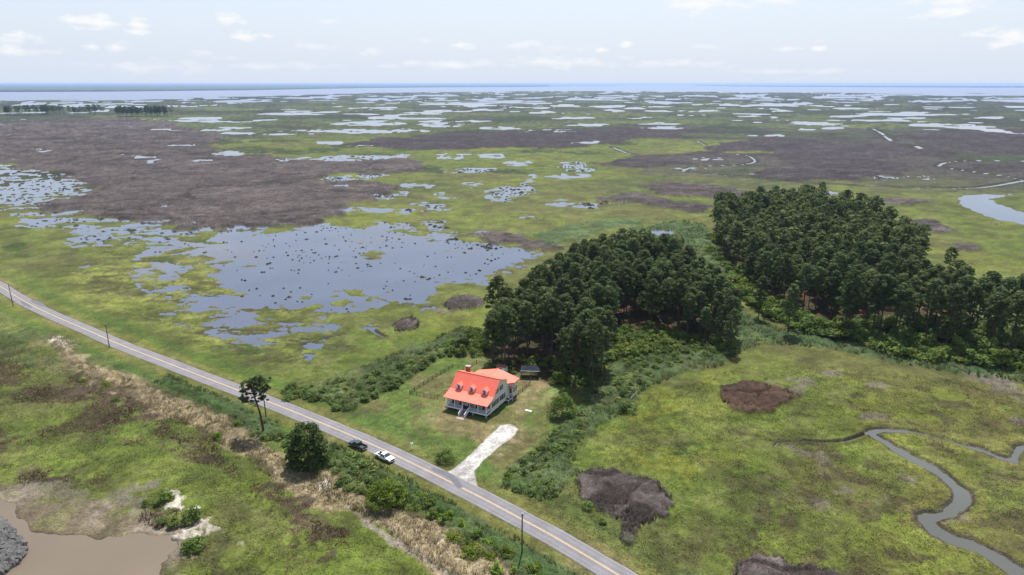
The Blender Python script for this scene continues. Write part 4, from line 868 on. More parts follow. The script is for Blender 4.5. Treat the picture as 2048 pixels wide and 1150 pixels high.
# side landing with a dark top
ld_ = MB().box(X1 + .02, 1.15, 11.1, 13.75, FL - .25, FL - .06).build('side_landing', M['white'], H_)
MB().box(X1 + .1, 1.05, 11.2, 13.65, FL - .055, FL - .03).build('landing_floor', M['darkdeck'], ld_)
for u, v in ((1.0, 11.2), (1.0, 13.6)): MB().box(u - .06, u + .06, v - .06, v + .06, -.1, FL - .26).build('landing_post', M['white'], ld_)
for v in (11.15, 13.6): MB().box(1.03, 1.11, v, v + .08, FL - .05, FL + .85).build('rail_post', M['black'], ld_)
MB().box(1.03, 1.11, 11.24, 13.6, FL + .8, FL + .86).build('hand_rail', M['black'], ld_)
MB().box(.25, .7, 12.2, 12.75, FL - .028, FL + .4).build('storage_box', M['white'], ld_)
# chimney and vents
ch = MB().box(-13.0, -11.8, 10.7, 11.6, 6.9, 9.45).build('chimney', M['brick'], H_)
MB().box(-13.08, -11.72, 10.62, 11.68, 9.452, 9.6).build('chimney_cap', M['slab'], ch)
for u in (-12.7, -12.1): MB().tube((u, 11.15, 9.6), (u, 11.15, 9.85), .14, .14, 8).build('flue', M['black'], ch)
MB().tube((-7.3, 10.6, 7.6), (-7.3, 10.6, 8.35), .07, .07, 8).build('roof_vent', M['pier'], H_)
MB().tube((-6.9, 10.9, 7.4), (-6.9, 10.9, 8.15), .09, .09, 8).build('roof_vent', M['pier'], H_)
MB().box(-8.25, -5.9, -3.5, -2.35, .01, .06).build('stair_pad', M['deck'], H_)
# furniture on the porch
for k, u in enumerate((-12.3, -9.9, -4.6, -2.3)):
    x, y = hw(u, 1.75); r = empty('porch_chair', (x, y, FL), HR)
    MB().box(-.28, .28, -.27, .27, .4, .46).build('seat', M['darkdeck'], r); MB().slab([(-.28, .24, .46), (.28, .24, .46), (.28, .38, 1.1), (-.28, .38, 1.1)], .05).build('backrest', M['darkdeck'], r)
    for a_ in (-.25, .2):
        for b_ in (-.25, .2): MB().box(a_, a_ + .05, b_, b_ + .05, 0, .4).build('leg', M['darkdeck'], r)
    tag(r, ['dark porch chair at the left end of the front porch', 'dark porch chair just left of the porch stairs', 'dark porch chair just right of the front door', 'dark porch chair at the right end of the front porch'][k], 'chair', 'chairs on the front porch')

# shed behind the house, pavilion under the trees
sx_, sy_ = at(1004, 745); s_ = empty('garden_shed', (sx_, sy_, 0), HR); tag(s_, 'small white shed with orange front peeking out behind the red wing roof', 'shed')
MB().box(-1.5, 1.5, -1, 1, 0, 2.3).build('wall', M['signw'], s_); MB().prism_x([(-1.2, 2.28), (1.2, 2.28), (0, 2.75)], -1.65, 1.65).build('roof', M['brick'], s_)
MB().box(-.45, .4, -1.04, -1.004, .05, 2.0).build('door', M['darkdeck'], s_); MB().box(-1.45, -.6, -1.03, -1.004, .3, 2.1).build('front_panel', mat('faded orange panel', (.45, .2, .12), .8), s_)
g0 = at(1043, 757); g1 = at(1078, 757); gz = empty('pavilion', ((g0[0] + g1[0]) / 2, g0[1] + 2, 0), math.radians(-4)); tag(gz, 'open pavilion with dark slate roof in the shade under the pines behind the house', 'pavilion')
MB().add([(-3, -2, 2.6), (3, -2, 2.6), (3, 2, 2.6), (-3, 2, 2.6), (-1, 0, 3.6), (1, 0, 3.6)], [(0, 1, 5, 4), (1, 2, 5), (2, 3, 4, 5), (3, 0, 4), (3, 2, 1, 0)]).build('roof', M['bluetarp'], gz)
MB().box(-3.05, 3.05, -2.08, -2.0, 2.45, 2.62).build('fascia', M['slab'], gz)
for a_ in (-2.7, 2.6):
    for b_ in (-1.8, 1.7): MB().box(a_, a_ + .12, b_, b_ + .12, 0, 2.58).build('post', M['pole'], gz)

# black yard fence: posts, rails and pickets
def fence(pts, label):
    P = gp(pts); r = empty('yard_fence', (P[0][0], P[0][1], 0)); pk = MB(); n_ = 0
    for a_, b_ in zip(P[:-1], P[1:]):
        L_ = np.hypot(*(b_ - a_)); n = max(1, round(L_ / 2.4)); e = (b_ - a_) / L_; q = np.array([-e[1], e[0]])
        def bar(p0, p1, w, z0, z1, mb):
            o_ = P[0]; v_ = [(*(p + s * q * w - o_), z) for z in (z0, z1) for p, s in ((p0, -1), (p1, -1), (p1, 1), (p0, 1))]
            mb.add(v_, [(3, 2, 1, 0), (4, 5, 6, 7), (0, 1, 5, 4), (1, 2, 6, 5), (2, 3, 7, 6), (3, 0, 4, 7)])
        for k in range(n + 1):
            p = a_ + e * L_ * k / n; mb = MB(); bar(p - e * .05, p + e * .05, .05, 0, 1.35, mb); mb.build('fence_post', M['black'], r)
            if k < n:
                p1 = a_ + e * L_ * (k + 1) / n; mb = MB(); bar(p + e * .05, p1 - e * .05, .02, 1.12, 1.18, mb); bar(p + e * .05, p1 - e * .05, .02, .15, .2, mb); mb.build('fence_rail', M['black'], r)
                for j in range(1, 12): bar(p + (p1 - p) * j / 12 - e * .012, p + (p1 - p) * j / 12 + e * .012, .012, .08, 1.2, pk)
    tag(pk.build('picket_row', M['black'], r), kind='stuff'); tag(r, label, 'fence', 'black metal yard fences')
fence([(889, 801), (862, 796), (819.8, 788), (856, 764), (905.7, 735), (928, 738)], 'black metal fence around the side lawn left of the house')
fence([(944, 733), (953, 727), (985, 733), (1000, 738)], 'short run of black metal fence behind the chimney near the shed')
fence([(1030, 794), (1045, 783), (1060, 770), (1062, 752)], 'black metal fence from the rear right house corner to the pavilion')

# sign post, marker post, slab, ditch culvert pieces
x, y = at(826, 899); s_ = empty('sign_post', (x, y, 0), math.radians(-35)); tag(s_, 'white real estate sign post with crossarm on the roadside lawn', 'sign post')
MB().box(-.07, .07, -.07, .07, 0, 1.95).build('post', M['signw'], s_); MB().box(-.85, .07, -.05, .05, 1.55, 1.66).build('crossarm', M['signw'], s_)
MB().box(-.78, -.14, -.02, .02, 1.05, 1.5).build('sign_panel', M['signw'], s_)
MB().box(-.09, .09, -.09, .09, 1.953, 2.02).build('post_cap', M['signw'], s_)
x, y = at(949, 880); s_ = empty('marker_post', (x, y, 0), .3); tag(s_, 'short white marker post with grey cap on the lawn beside the gravel drive', 'post')
MB().tube((0, 0, 0), (0, 0, .95), .13, .13, 8).build('post', M['signw'], s_); MB().tube((0, 0, .952), (0, 0, 1.1), .16, .1, 8).build('cap', M['pier'], s_)
x, y = at(1057, 822); s_ = empty('concrete_lid', (x, y, 0), math.radians(-26)); tag(s_, 'pale rectangular concrete lid lying in the grass right of the house', 'lid')
MB().box(-1, 1, -.45, .45, -.02, .16).build('slab', M['slab'], s_); MB().box(-.3, .3, -.2, .2, .162, .22).build('hatch', M['slab'], s_)

# ------------------------------------------------------------ pickup trucks (x forward)
def pickup(name, paint, tail_open, crew=True):
    r = empty(name); W2 = .99
    b = MB()
    # lower body sides with wheel arches cut as gaps
    prof = [(-2.95, .62), (-2.95, 1.12), (-.72, 1.12), (-.72, 1.16), (1.25, 1.16), (1.40, 1.14), (2.75, 1.02), (2.92, .92), (2.95, .55), (2.42, .48), (2.32, .82), (2.02, .95), (1.65, .95), (1.36, .82), (1.26, .45),
            (-1.32, .45), (-1.42, .82), (-1.72, .95), (-2.08, .95), (-2.38, .82), (-2.48, .5)]
    n = len(prof)
    for s in (-1, 1):
        y0, y1 = (W2 - .12) * s, W2 * s
        b.add([(px, y0, pz) for px, pz in prof] + [(px, y1, pz) for px, pz in prof], [tuple(range(n)), tuple(range(n, 2 * n))] + [(i, (i + 1) % n, n + (i + 1) % n, n + i) for i in range(n)])
    body = b.build('body', paint, r)
    MB().prism_y([(1.2, .5), (1.2, 1.155), (1.45, 1.17), (2.72, 1.06), (2.9, .93), (2.92, .52)], -W2 + .125, W2 - .125).build('hood', paint, r)
    MB().box(-.72, 1.195, -W2 + .125, W2 - .125, .5, 1.12).build('cabin_floor', paint, r)
    gh = MB(); z0, z1 = 1.165, 1.82; wb, wt = W2 - .02, W2 - .2
    gh.add([(1.28, -wb, z0), (1.28, wb, z0), (-.72, wb, z0), (-.72, -wb, z0), (.52, -wt, z1), (.52, wt, z1), (-.58, wt, z1), (-.58, -wt, z1)], [(0, 1, 5, 4), (1, 2, 6, 5), (2, 3, 7, 6), (3, 0, 4, 7), (3, 2, 1, 0)])
    gh.build('window_glass', M['glass'], r)
    MB().add([(.56, -wt - .02, z1 + .002), (.56, wt + .02, z1 + .002), (-.64, wt + .02, z1 + .002), (-.64, -wt - .02, z1 + .002), (.46, -wt + .1, z1 + .07), (.46, wt - .1, z1 + .07), (-.5, wt - .1, z1 + .07), (-.5, -wt + .1, z1 + .07)],
             [(0, 1, 5, 4), (1, 2, 6, 5), (2, 3, 7, 6), (3, 0, 4, 7), (3, 2, 1, 0), (4, 5, 6, 7)]).build('cab_roof', paint, r)
    pl = MB()
    for s in (-1, 1):
        for (xa, xb) in ((1.28, .52), (.25, .12), (-.72, -.58)):
            pl.tube((xa, s * (wb + .005), z0), (xb, s * (wt + .005), z1), .045, .04, 5)
    pl.build('pillars', paint, r)
    MB().box(-2.85, -.74, -W2 + .125, W2 - .125, .6, .66).build('bed_floor', M['liner'], r)
    MB().box(-.80, -.735, -W2 + .125, W2 - .125, .665, 1.12).build('bed_front', M['liner'], r)
    for s in (-1, 1): MB().box(-2.85, -.81, s * (W2 - .16) - .03, s * (W2 - .16) + .03, .67, 1.11).build('bed_side_liner', M['liner'], r)
    if tail_open: MB().slab([(-2.95, -W2 + .13, .68), (-2.95, W2 - .13, .68), (-3.42, W2 - .13, .66), (-3.42, -W2 + .13, .66)], .07).build('tailgate', paint, r)
    else: MB().box(-2.95, -2.87, -W2 + .13, W2 - .13, .6, 1.13).build('tailgate', paint, r)
    MB().box(-3.1, -2.96, -W2 + .08, W2 - .08, .42, .6).build('rear_bumper', M['chrome'], r); MB().box(2.955, 3.08, -W2 + .06, W2 - .06, .38, .6).build('front_bumper', M['chrome'], r)
    MB().box(2.925, 2.97, -.55, .55, .62, .92).build('grille', M['black'], r)
    for s in (-1, 1):
        MB().box(2.86, 2.95, s * .76 - .16, s * .76 + .16, .7, .92).build('headlight', M['lamp'], r)
        MB().box(-2.975, -2.952, s * .9 - .07, s * .9 + .07, .75, 1.08).build('tail_light', M['redlamp'], r)
        MB().box(.95, 1.12, s * (W2 + .12) - .1, s * (W2 + .12) + .1, 1.18, 1.38).build('mirror', M['black'], r)
        for hx in (.05, -.5): MB().box(hx - .1, hx + .1, s * (W2 + .004) - .012, s * (W2 + .004) + .012, .98, 1.02).build('door_handle', M['chrome'], r)
        for wx in (1.84, -1.90):
            w = MB().tube((wx, s * (W2 - .26), .39), (wx, s * (W2 - .02), .39), .39, .39, 20).build('wheel', M['tyre'], r)
            MB().tube((wx, s * (W2 - .02), .39), (wx, s * (W2 + .0), .39), .23, .2, 12).build('rim', M['chrome'], w)
    MB().box(-2.6, 2.6, -.75, .75, .3, .5).build('chassis', M['black'], r)
    return r
def on_road(px, py, off):
    i = near_idx(px, py); t = ROAD[min(i + 2, len(ROAD) - 1)] - ROAD[max(i - 2, 0)]; t = t / np.hypot(*t)
    g_ = np.array(at(px, py)); n = np.array([-t[1], t[0]]); s_ = (g_ - ROAD[i]) @ t; return ROAD[i] + t * s_ + n * off, math.atan2(t[1], t[0])
p, a_ = on_road(765, 921, -ROAD_W / 2 - .15); o = pickup('pickup_truck', M['whitecar'], True); o.scale = (.93, .93, .93); o.location = (*p, .05); o.rotation_euler.z = a_
tag(o, 'white pickup truck with lowered tailgate parked on the road shoulder facing right', 'pickup truck', 'pickup trucks parked on the shoulder')
p, a_ = on_road(715, 895, -ROAD_W / 2 - .35); o = pickup('pickup_truck', M['darkcar'], False); o.scale = (.93, .93, .93); o.location = (*p, .05); o.rotation_euler.z = a_ + math.pi
tag(o, 'dark navy pickup truck with open bed parked on the shoulder facing left', 'pickup truck', 'pickup trucks parked on the shoulder')

# riprap rocks at the lower left shore
def rock_mesh(seed):
    r = np.random.default_rng(seed); import bmesh
    bm = bmesh.new(); bmesh.ops.create_icosphere(bm, subdivisions=1, radius=.5)
    for v in bm.verts: v.co = Vector([v.co[i] * (.7 + .5 * r.random()) * (1.25, 1, .7)[i] for i in range(3)])
    me = D.meshes.new('rock'); bm.to_mesh(me); bm.free(); me.materials.append(M['rock']); return me
rocks = [rock_mesh(i) for i in range(5)]
RIP = gp([(-90, 1000), (-40, 1015), (0, 1042), (22, 1060), (48, 1088), (50, 1108), (30, 1130), (0, 1150), (-60, 1180), (-120, 1180)])
rp = empty('rock_revetment', (RIP[0][0], RIP[0][1], 0)); tag(rp, 'grey riprap rock bank on the muddy cove at the lower left corner', 'rock bank')
xs = RNG.uniform(RIP[:, 0].min(), RIP[:, 0].max(), 4200); ys = RNG.uniform(RIP[:, 1].min(), RIP[:, 1].max(), 4200); okk = inside(xs, ys, RIP)
big = [(x, y) for x, y in zip(xs[okk], ys[okk])]
big.sort(key=lambda p: -(p[0] * .5 + p[1] * .25))
import itertools
inv = []
for k, (x, y) in enumerate(big):
    # only rocks within the frame's lower-left corner become parts
    cz = y * CT + CAM_H * ST; px = 1024 + FPX * x / cz; py = 575 + FPX * (-y * ST + CAM_H * CT) / cz
    inv.append((px > -20 and py < 1160, x, y))
vis = [q for q in inv if q[0]][:290]; rest = [q for q in inv if not q[0]][:600] + [q for q in inv if q[0]][290:900]
def toe(x, y): return .15 + .5 * float(np.clip(sdf(np.array([x]), np.array([y]), RIP, 5)[1][0] / 6, 0, 1))
for k, (_, x, y) in enumerate(vis):
    o = link('rock', rocks[k % 5], rp); o.location = (x - RIP[0][0], y - RIP[0][1], toe(x, y)); s = random.uniform(1.0, 2.1); o.scale = (s, s, s); o.rotation_euler = (random.random(), random.random(), random.uniform(0, 6))
vv, ff, nn_ = [], [], 0
for k, (_, x, y) in enumerate(rest):
    me = rocks[k % 5]; cov = np.array([v.co for v in me.vertices]); s = random.uniform(1.0, 2.1); an = random.uniform(0, 6)
    R_ = np.array([[math.cos(an), -math.sin(an), 0], [math.sin(an), math.cos(an), 0], [0, 0, 1]]); q = cov @ R_.T * s + [x - RIP[0][0], y - RIP[0][1], toe(x, y) - .1]
    vv.append(q); ff.append(np.array([p_.vertices[:] for p_ in me.polygons]) + nn_); nn_ += len(q)
tag(link('rock_fill', np_mesh('rock_fill', np.vstack(vv), np.vstack(ff)), rp, M['rock']), kind='stuff')

# ------------------------------------------------------------ vegetation builders
def leaf_cloud(clumps, size, seed, up=.35, rough=.75, flat=1.0):
    """clumps: (cx,cy,cz, rx,ry,rz, n, tint) -> arrays of loose leaf triangles"""
    r = np.random.default_rng(seed); VV = []; TT = []
    for cx, cy, cz, rx, ry, rz, n, t in clumps:
        d = r.normal(size=(n, 3)); d /= np.linalg.norm(d, axis=1)[:, None]
        d[:, 2] = np.where(d[:, 2] < -.35, -d[:, 2], d[:, 2])
        rad = r.uniform(.55, 1.05, n) ** .7
        c_ = np.array([cx, cy, cz]) + d * rad[:, None] * np.array([rx, ry, rz])
        nn = d + np.array([0, 0, up]) + r.normal(size=(n, 3)) * rough * .6; nn /= np.linalg.norm(nn, axis=1)[:, None]
        a = np.cross(nn, r.normal(size=(n, 3))); a /= np.linalg.norm(a, axis=1)[:, None]; b = np.cross(nn, a)
        s = (size * r.uniform(.6, 1.3, n))[:, None]
        tri = np.stack([c_ + a * s, c_ - a * s * .5 + b * s * .8, c_ - a * s * .5 - b * s * .8], 1)
        VV.append(tri.reshape(-1, 3)); TT.append(np.repeat(np.clip(t + r.normal(0, .12, n), 0, 1), 3))
    V = np.vstack(VV); T = np.concatenate(TT); F = np.arange(len(V)).reshape(-1, 3); return V, F, T
def cloud_mesh(name, clumps, size, seed, m, **k):
    V, F, T = leaf_cloud(clumps, size, seed, **k); me = np_mesh(name, V, F, {'tint': ('FLOAT', T)}); me.materials.append(m); return me
def pine_shape(seed, H0=22.0, base=.48, R=3.3, limbs=70, n=60, flatten=.62, cs=.95, top=1.0):
    r = random.Random(seed); cl = []; br = MB(); lean = (r.uniform(-.5, .5), r.uniform(-.5, .5))
    for i in range(limbs):
        f = (i + .5) / limbs; z = H0 * (base + (1 - base) * f ** .85)
        prof = math.sqrt(max(0.02, 1 - f ** 2.6)) * min(1, f / .3 + .45)
        a = i * 2.4 + r.uniform(-.5, .5); rr = R * prof * r.uniform(.45, 1.05)
        x, y = math.cos(a) * rr + lean[0] * f, math.sin(a) * rr + lean[1] * f; zz = z + rr * .12
        s = cs * r.uniform(.75, 1.3)
        cl.append((x, y, zz, s, s, s * flatten, int(n * s * s / cs / cs), r.uniform(.1, .9)))
        if i % 3 == 0: br.tube((lean[0] * f * .5, lean[1] * f * .5, z - rr * .25), (x * .8, y * .8, zz - .2), .09, .04, 4)
    cl.append((lean[0], lean[1], H0 * .985, 1.1 * top, 1.1 * top, .8, n, .7))
    tr = MB(); tr.tube((0, 0, -.5), (lean[0] * .3, lean[1] * .3, H0 * .5), .30, .21, 7); tr.tube((lean[0] * .3, lean[1] * .3, H0 * .5), (lean[0], lean[1], H0 * .97), .21, .05, 6)
    tr.v += [tuple(v) for v in []]; b0 = len(tr.v); tr.v += br.v; tr.f += [tuple(q + b0 for q in f) for f in br.f]
    return cl, tr
PV = []
for sd in range(7):
    cl, tr = pine_shape(100 + sd, base=[.34, .42, .50, .36, .28, .46, .40][sd], R=[3.7, 3.4, 4.0, 3.2, 3.7, 4.2, 3.4][sd])
    tm = tr.mesh('pine_trunk'); tm.materials.append(M['bark']); PV.append((tm, cloud_mesh('pine_crown', cl, .29, sd, M['pine'])))
def place_tree(var, x, y, s, rz, name='pine_tree', sz=None):
    r = empty(name, (x, y, 0), rz); r.scale = (s, s, sz or s)
    t = link('trunk', var[0], r); c_ = link('crown', var[1], r); return r
def scatter(poly, dmin, seed, n=20000, jit=0):
    r = np.random.default_rng(seed); P = np.asarray(poly); x = r.uniform(P[:, 0].min(), P[:, 0].max(), n); y = r.uniform(P[:, 1].min(), P[:, 1].max(), n)
    k = inside(x, y, P); x = x[k]; y = y[k]; out = []; grid = {}
    for a, b in zip(x, y):
        g = (int(a // dmin), int(b // dmin)); ok = True
        for i in (-1, 0, 1):
            for j in (-1, 0, 1):
                for q in grid.get((g[0] + i, g[1] + j), ()):
                    if (q[0] - a) ** 2 + (q[1] - b) ** 2 < dmin * dmin: ok = False; break
                if not ok: break
            if not ok: break
        if ok: grid.setdefault(g, []).append((a, b)); out.append((a, b))
    return out
# left (nearer) pine wood
LW = [[(982, 735), (990, 680), (1050, 632), (1120, 592), (1180, 550), (1240, 528), (1330, 545), (1370, 580), (1300, 600), (1265, 640), (1222, 662), (1212, 700), (1215, 740), (1190, 765), (1140, 765), (1110, 730), (1060, 712), (1040, 735)],
      [(1266, 641), (1301, 601), (1371, 581), (1420, 615), (1455, 665), (1472, 692), (1410, 688), (1330, 662), (1285, 652)]]
pts = []
for k, P in enumerate(LW): pts += scatter(gp(P), 5.0, 31 + k)
pts.sort(key=lambda p: p[1])
print('LEFT WOOD', len(pts)); LEFT_REST = pts[175:]
for (x, y) in pts[:175]:
    t = PV[random.randrange(7)]; s = random.choice((.66, .78, .86, .92, 1.0)) * random.uniform(.92, 1.06)
    o = place_tree(t, x, y, s, random.uniform(0, 6.28), sz=s * random.uniform(.9, 1.05))
    zx = x / y; zn = ('at the near left side of the wood behind the house' if zx < .05 and y < 235 else 'in the near front block of the wood, above the pavilion' if y < 225 else 'on the far left flank of the wood behind the house' if zx < .13 and y < 300 else 'at the far crest of the wood behind the house' if y >= 285 else 'around the shrubby bay of the wood behind the house' if zx < .24 else 'in the right arm of the wood behind the house')
    tag(o, 'dark green pine ' + zn, 'pine tree', 'pines ' + zn)
# right wood
RWp = gp([(1428, 470), (1430, 448), (1520, 436), (1640, 432), (1740, 465), (1835, 525), (1838, 560), (1780, 605), (1700, 640), (1600, 630), (1520, 595), (1470, 545), (1440, 500)])
RW2 = gp([(1690, 668), (1760, 640), (1840, 620), (1960, 640), (2140, 665), (2140, 730), (2040, 722), (1920, 705), (1800, 690)])
p1 = scatter(RWp, 5.6, 41); p2 = scatter(RW2, 7.4, 43)
p1.sort(key=lambda p: p[1])
pr = p2 + p1; indiv = pr[:110]; mass = pr[110:] + LEFT_REST; print('RIGHT', len(p2), len(p1))
for (x, y) in indiv:
    t = PV[random.randrange(7)]; tall = (x, y) in p2
    s = random.uniform(.92, 1.12) if tall else random.uniform(.66, 1.04)
    o = place_tree(t, x, y, s, random.uniform(0, 6.28))
    zx = x / y; th = 'left' if zx < .52 else 'middle' if zx < .64 else 'right'; tl = 'near left flank' if zx < .36 else 'near right flank'
    tag(o, 'tall pine with bare trunk in the %s third of the right-hand wood front' % th if tall else 'dark pine packed into the %s of the large right-hand wood' % tl, 'pine tree', 'tall front pines of the right wood, %s third' % th if tall else 'pines of the right wood, ' + tl)
def mass_trees(name, pts, H0, R, label, m=M['pine'], n=34, limbs=20, size=.62, hv=.27):
    VV, TT, FF = [], [], 0; lods = []
    for sd in range(5):
        cl, _ = pine_shape(300 + sd, H0=H0, base=.42, R=R, limbs=limbs, n=n, cs=1.5); lods.append(leaf_cloud(cl, size, sd))
    tb = MB()
    for k, (x, y) in enumerate(pts):
        V, F, T = lods[k % 5]; s = random.uniform(1 - hv, 1 + hv * .6); an = random.uniform(0, 6.28); c_, s_ = math.cos(an), math.sin(an)
        q = V * s; VV.append(np.stack([q[:, 0] * c_ - q[:, 1] * s_ + x, q[:, 0] * s_ + q[:, 1] * c_ + y, q[:, 2]], 1)); TT.append(np.clip(T + random.uniform(-.4, .45), 0, 1))
        tb.tube((x, y, -.5), (x, y, H0 * s * .8), .3, .12, 3)
    V = np.vstack(VV); T = np.concatenate(TT); F = np.arange(len(V)).reshape(-1, 3)
    o = link(name, np_mesh(name, V, F, {'tint': ('FLOAT', T)}), None, m); tag(o, label, 'woodland', kind='stuff')
    t = tb.build('tree_trunks', M['bark'], o); tag(t, kind='stuff'); return o
mass_trees('pine_woodland', mass, 20, 3.4, 'closed dark pine canopy covering the far part of the woods')
for (px0, px1, lb) in [((0, 232), (112, 229), 'leftmost far wooded island in the marsh at the left edge'), ((138, 231), (192, 229), 'smaller middle wooded island far out in the left marsh'), ((228, 234), (330, 234), 'right compact wooded island far out in the left marsh')]:
    a_ = np.array(at(*px0)); b_ = np.array(at(*px1)); q = []
    for k in range(int((b_[0] - a_[0]) / 1.6)):
        u = random.random(); p = a_ + (b_ - a_) * u; q.append((p[0], p[1] + random.uniform(0, 90) * (1 - abs(u - .5))))
    mass_trees('distant_wood', q, 25, 6, lb, n=20, limbs=12, size=1.3, hv=.25)

# special trees
def special(name, px, H0, clumps, m, label, cat, size=.3, trunk=None, seed=1, **k):
    x, y = at(*px); r = empty(name, (x, y, 0)); link('crown', cloud_mesh(name + '_crown', clumps, size, seed, m, **k), r)
    tr = trunk or MB().tube((0, 0, -.3), (0, 0, H0 * .7), .28, .1, 8); tr.build('trunk', M['bark'], r); tag(r, label, cat); return r
rr = random.Random(5)
# tall roadside pine with two stems of foliage
cl = []; tr = MB(); pp = [(0, 0, -.3), (-.15, 0, 3), (-.5, .1, 6.5), (-1.3, .2, 10), (-1.9, .2, 13), (-2.2, .3, 15.2)]
for i in range(5): tr.tube(pp[i], pp[i + 1], .36 - i * .05, .31 - i * .05, 9)
for (x, y, z, s) in [(-2.2, 0, 15.4, 1.5), (-3.4, .6, 14.3, 1.3), (-1.0, -.4, 15.2, 1.3), (.4, .3, 15.6, 1.4), (1.5, .6, 14.9, 1.3), (2.0, 0, 13.4, 1.2), (1.0, 1, 12.3, 1.2), (.6, -1, 14.0, 1.3), (-3.9, .4, 12.6, 1.2), (-3.2, -1.1, 13.3, 1.2), (-5.0, .2, 10.4, 1.0), (-4.6, .6, 9.7, 1.1),
                     (-3.9, 0, 10.9, 1.0), (-1.6, 1.4, 13.2, 1.2), (-.2, 1.6, 13.9, 1.3), (.9, -.9, 11.0, .8), (-2.6, 1.5, 14.2, 1.2), (1.8, -.8, 12.6, .9), (-.3, 0, 12.6, .9), (1.4, .3, 10.6, .8), (-.2, 0, 16.3, 1.1), (-2.6, .5, 9.9, .7)]:
    for j in range(7):
        cl.append((x + rr.uniform(-1.1, 1.1), y + rr.uniform(-1.3, 1.3), z + rr.uniform(-.6, .6), s * .45, s * .45, s * .3, 30, rr.uniform(.1, .9)))
    tr.tube((-1.3 + (z - 10) * -.12, .2, z - 1.8), (x, y, z - .2), .10, .05, 5)
special('pine_tree', (528, 868), 15, cl, M['pine'], 'tall lone roadside pine with a curved bare trunk left of the rounded evergreen', 'pine tree', .26, tr, 3)
# large rounded evergreen
cl = []
for k in range(170):
    z = rr.uniform(.3, 10.8); f = z / 11.2; R_ = 5.0 * min(1, (f / .18 + .55)) * math.sqrt(max(0, 1 - f ** 2.1)) ** .9; a = rr.uniform(0, 6.28); q = R_ * rr.uniform(.65, .98)
    s = rr.uniform(.9, 1.4); cl.append((math.cos(a) * q, math.sin(a) * q, z, s, s, s * .75, 70, rr.uniform(0, 1)))
special('evergreen_tree', (617, 932), 11, cl, M['evergreen'], 'large rounded dark evergreen tree beside the road, foliage down to the ground', 'tree', .24, None, 4)
def bush_clumps(rad, hgt, n, seed, m=46, cs=.9, dens=1.0):
    r = random.Random(seed); o = []
    for k in range(n):
        a = r.uniform(0, 6.28); f = math.sqrt(r.random()); x, y = math.cos(a) * rad * f, math.sin(a) * rad * f
        z = hgt * (1 - f * f * .7) * r.uniform(.45, .95); s = cs * r.uniform(.7, 1.3); o.append((x, y, z, s, s, s * .8, int(m * s * s / cs / cs * dens), r.uniform(0, 1)))
    return o
special('broadleaf_tree', (772, 1010), 6.5, bush_clumps(4.3, 6.8, 90, 8), M['bright'], 'bright yellow-green round tree beside the road in front of the white truck', 'tree', .22, MB().tube((0, 0, -.2), (0, 0, 4), .2, .1, 6), 5)
special('holly_tree', (1124, 832), 7, bush_clumps(3.6, 7.0, 80, 9, cs=1.0), M['leaf'], 'rounded dark leafy tree at the right end of the yard by the wood', 'tree', .22, MB().tube((0, 0, -.2), (0, 0, 4), .2, .1, 6), 6)
special('ornamental_shrub', (891, 921), 2.6, bush_clumps(2.3, 3.0, 40, 10, m=36, cs=.7), M['leaf'], 'low spreading shrub on the front lawn beside the gravel drive entrance', 'shrub', .15, MB().tube((0, 0, -.2), (0, 0, 1.6), .12, .06, 6), 7)
special('broadleaf_tree', (1115, 768), 4, bush_clumps(2.2, 4.4, 36, 12, cs=.8), M['bright'], 'small bright green tree in the yard against the dark pines', 'tree', .2, MB().tube((0, 0, -.2), (0, 0, 2.5), .12, .06, 6), 8)
special('holly_tree', (925, 700), 6, bush_clumps(2.4, 6.0, 44, 13), M['evergreen'], 'dark conical tree standing in the shrubs behind the fenced side lawn', 'tree', .22, MB().tube((0, 0, -.2), (0, 0, 4), .14, .06, 6), 9)
# single thin pines in the open, each its own place
LONE = [((1387, 540), .42, 3, 'lone spindly pine in the reed gap at the right of the nearer wood'), ((1362, 505), .38, 4, 'small young pine at the head of the reed gap'), ((1346, 500), .34, 1, 'shortest young pine left of its twin in the reed gap'),
        ((1517, 636), .78, 1, 'olive open-crowned pine standing in the reed gap between the two woods'), ((1575, 668), .86, 3, 'slender pine at the right edge of the reed gap, free of the wood'), ((1893, 560), .72, 5, 'flat-topped pine rising alone against the marsh above the right wood'),
        ((1460, 706), .72, 4, 'short bushy pine at the lower right tip of the nearer wood'), ((1440, 690), .68, 0, 'pine just behind the tip of the nearer wood'), ((1688, 668), .95, 5, 'pale leaning pine with bare trunk near the dead white snag'),
        ((1757, 675), 1.08, 2, 'tall flat-crowned pine with a straight bare trunk in the right front row'), ((1640, 410), .8, 2, 'pine sticking out above the far top edge of the right wood'), ((1150, 776), .98, 4, 'broad front pine at the yard edge to the right of the pavilion'), ((1185, 778), 1.0, 0, 'right front pine at the yard edge beside the rounded leafy tree'),
        ((1010, 736), .98, 6, 'pine behind the shed at the left front corner of the nearer wood'), ((985, 728), .86, 4, 'leftmost pine of the nearer wood behind the chimney')]
for px, s, v, lb in LONE:
    x, y = at(*px); o = place_tree(PV[v], x, y, s, random.uniform(0, 6)); tag(o, lb, 'pine tree')
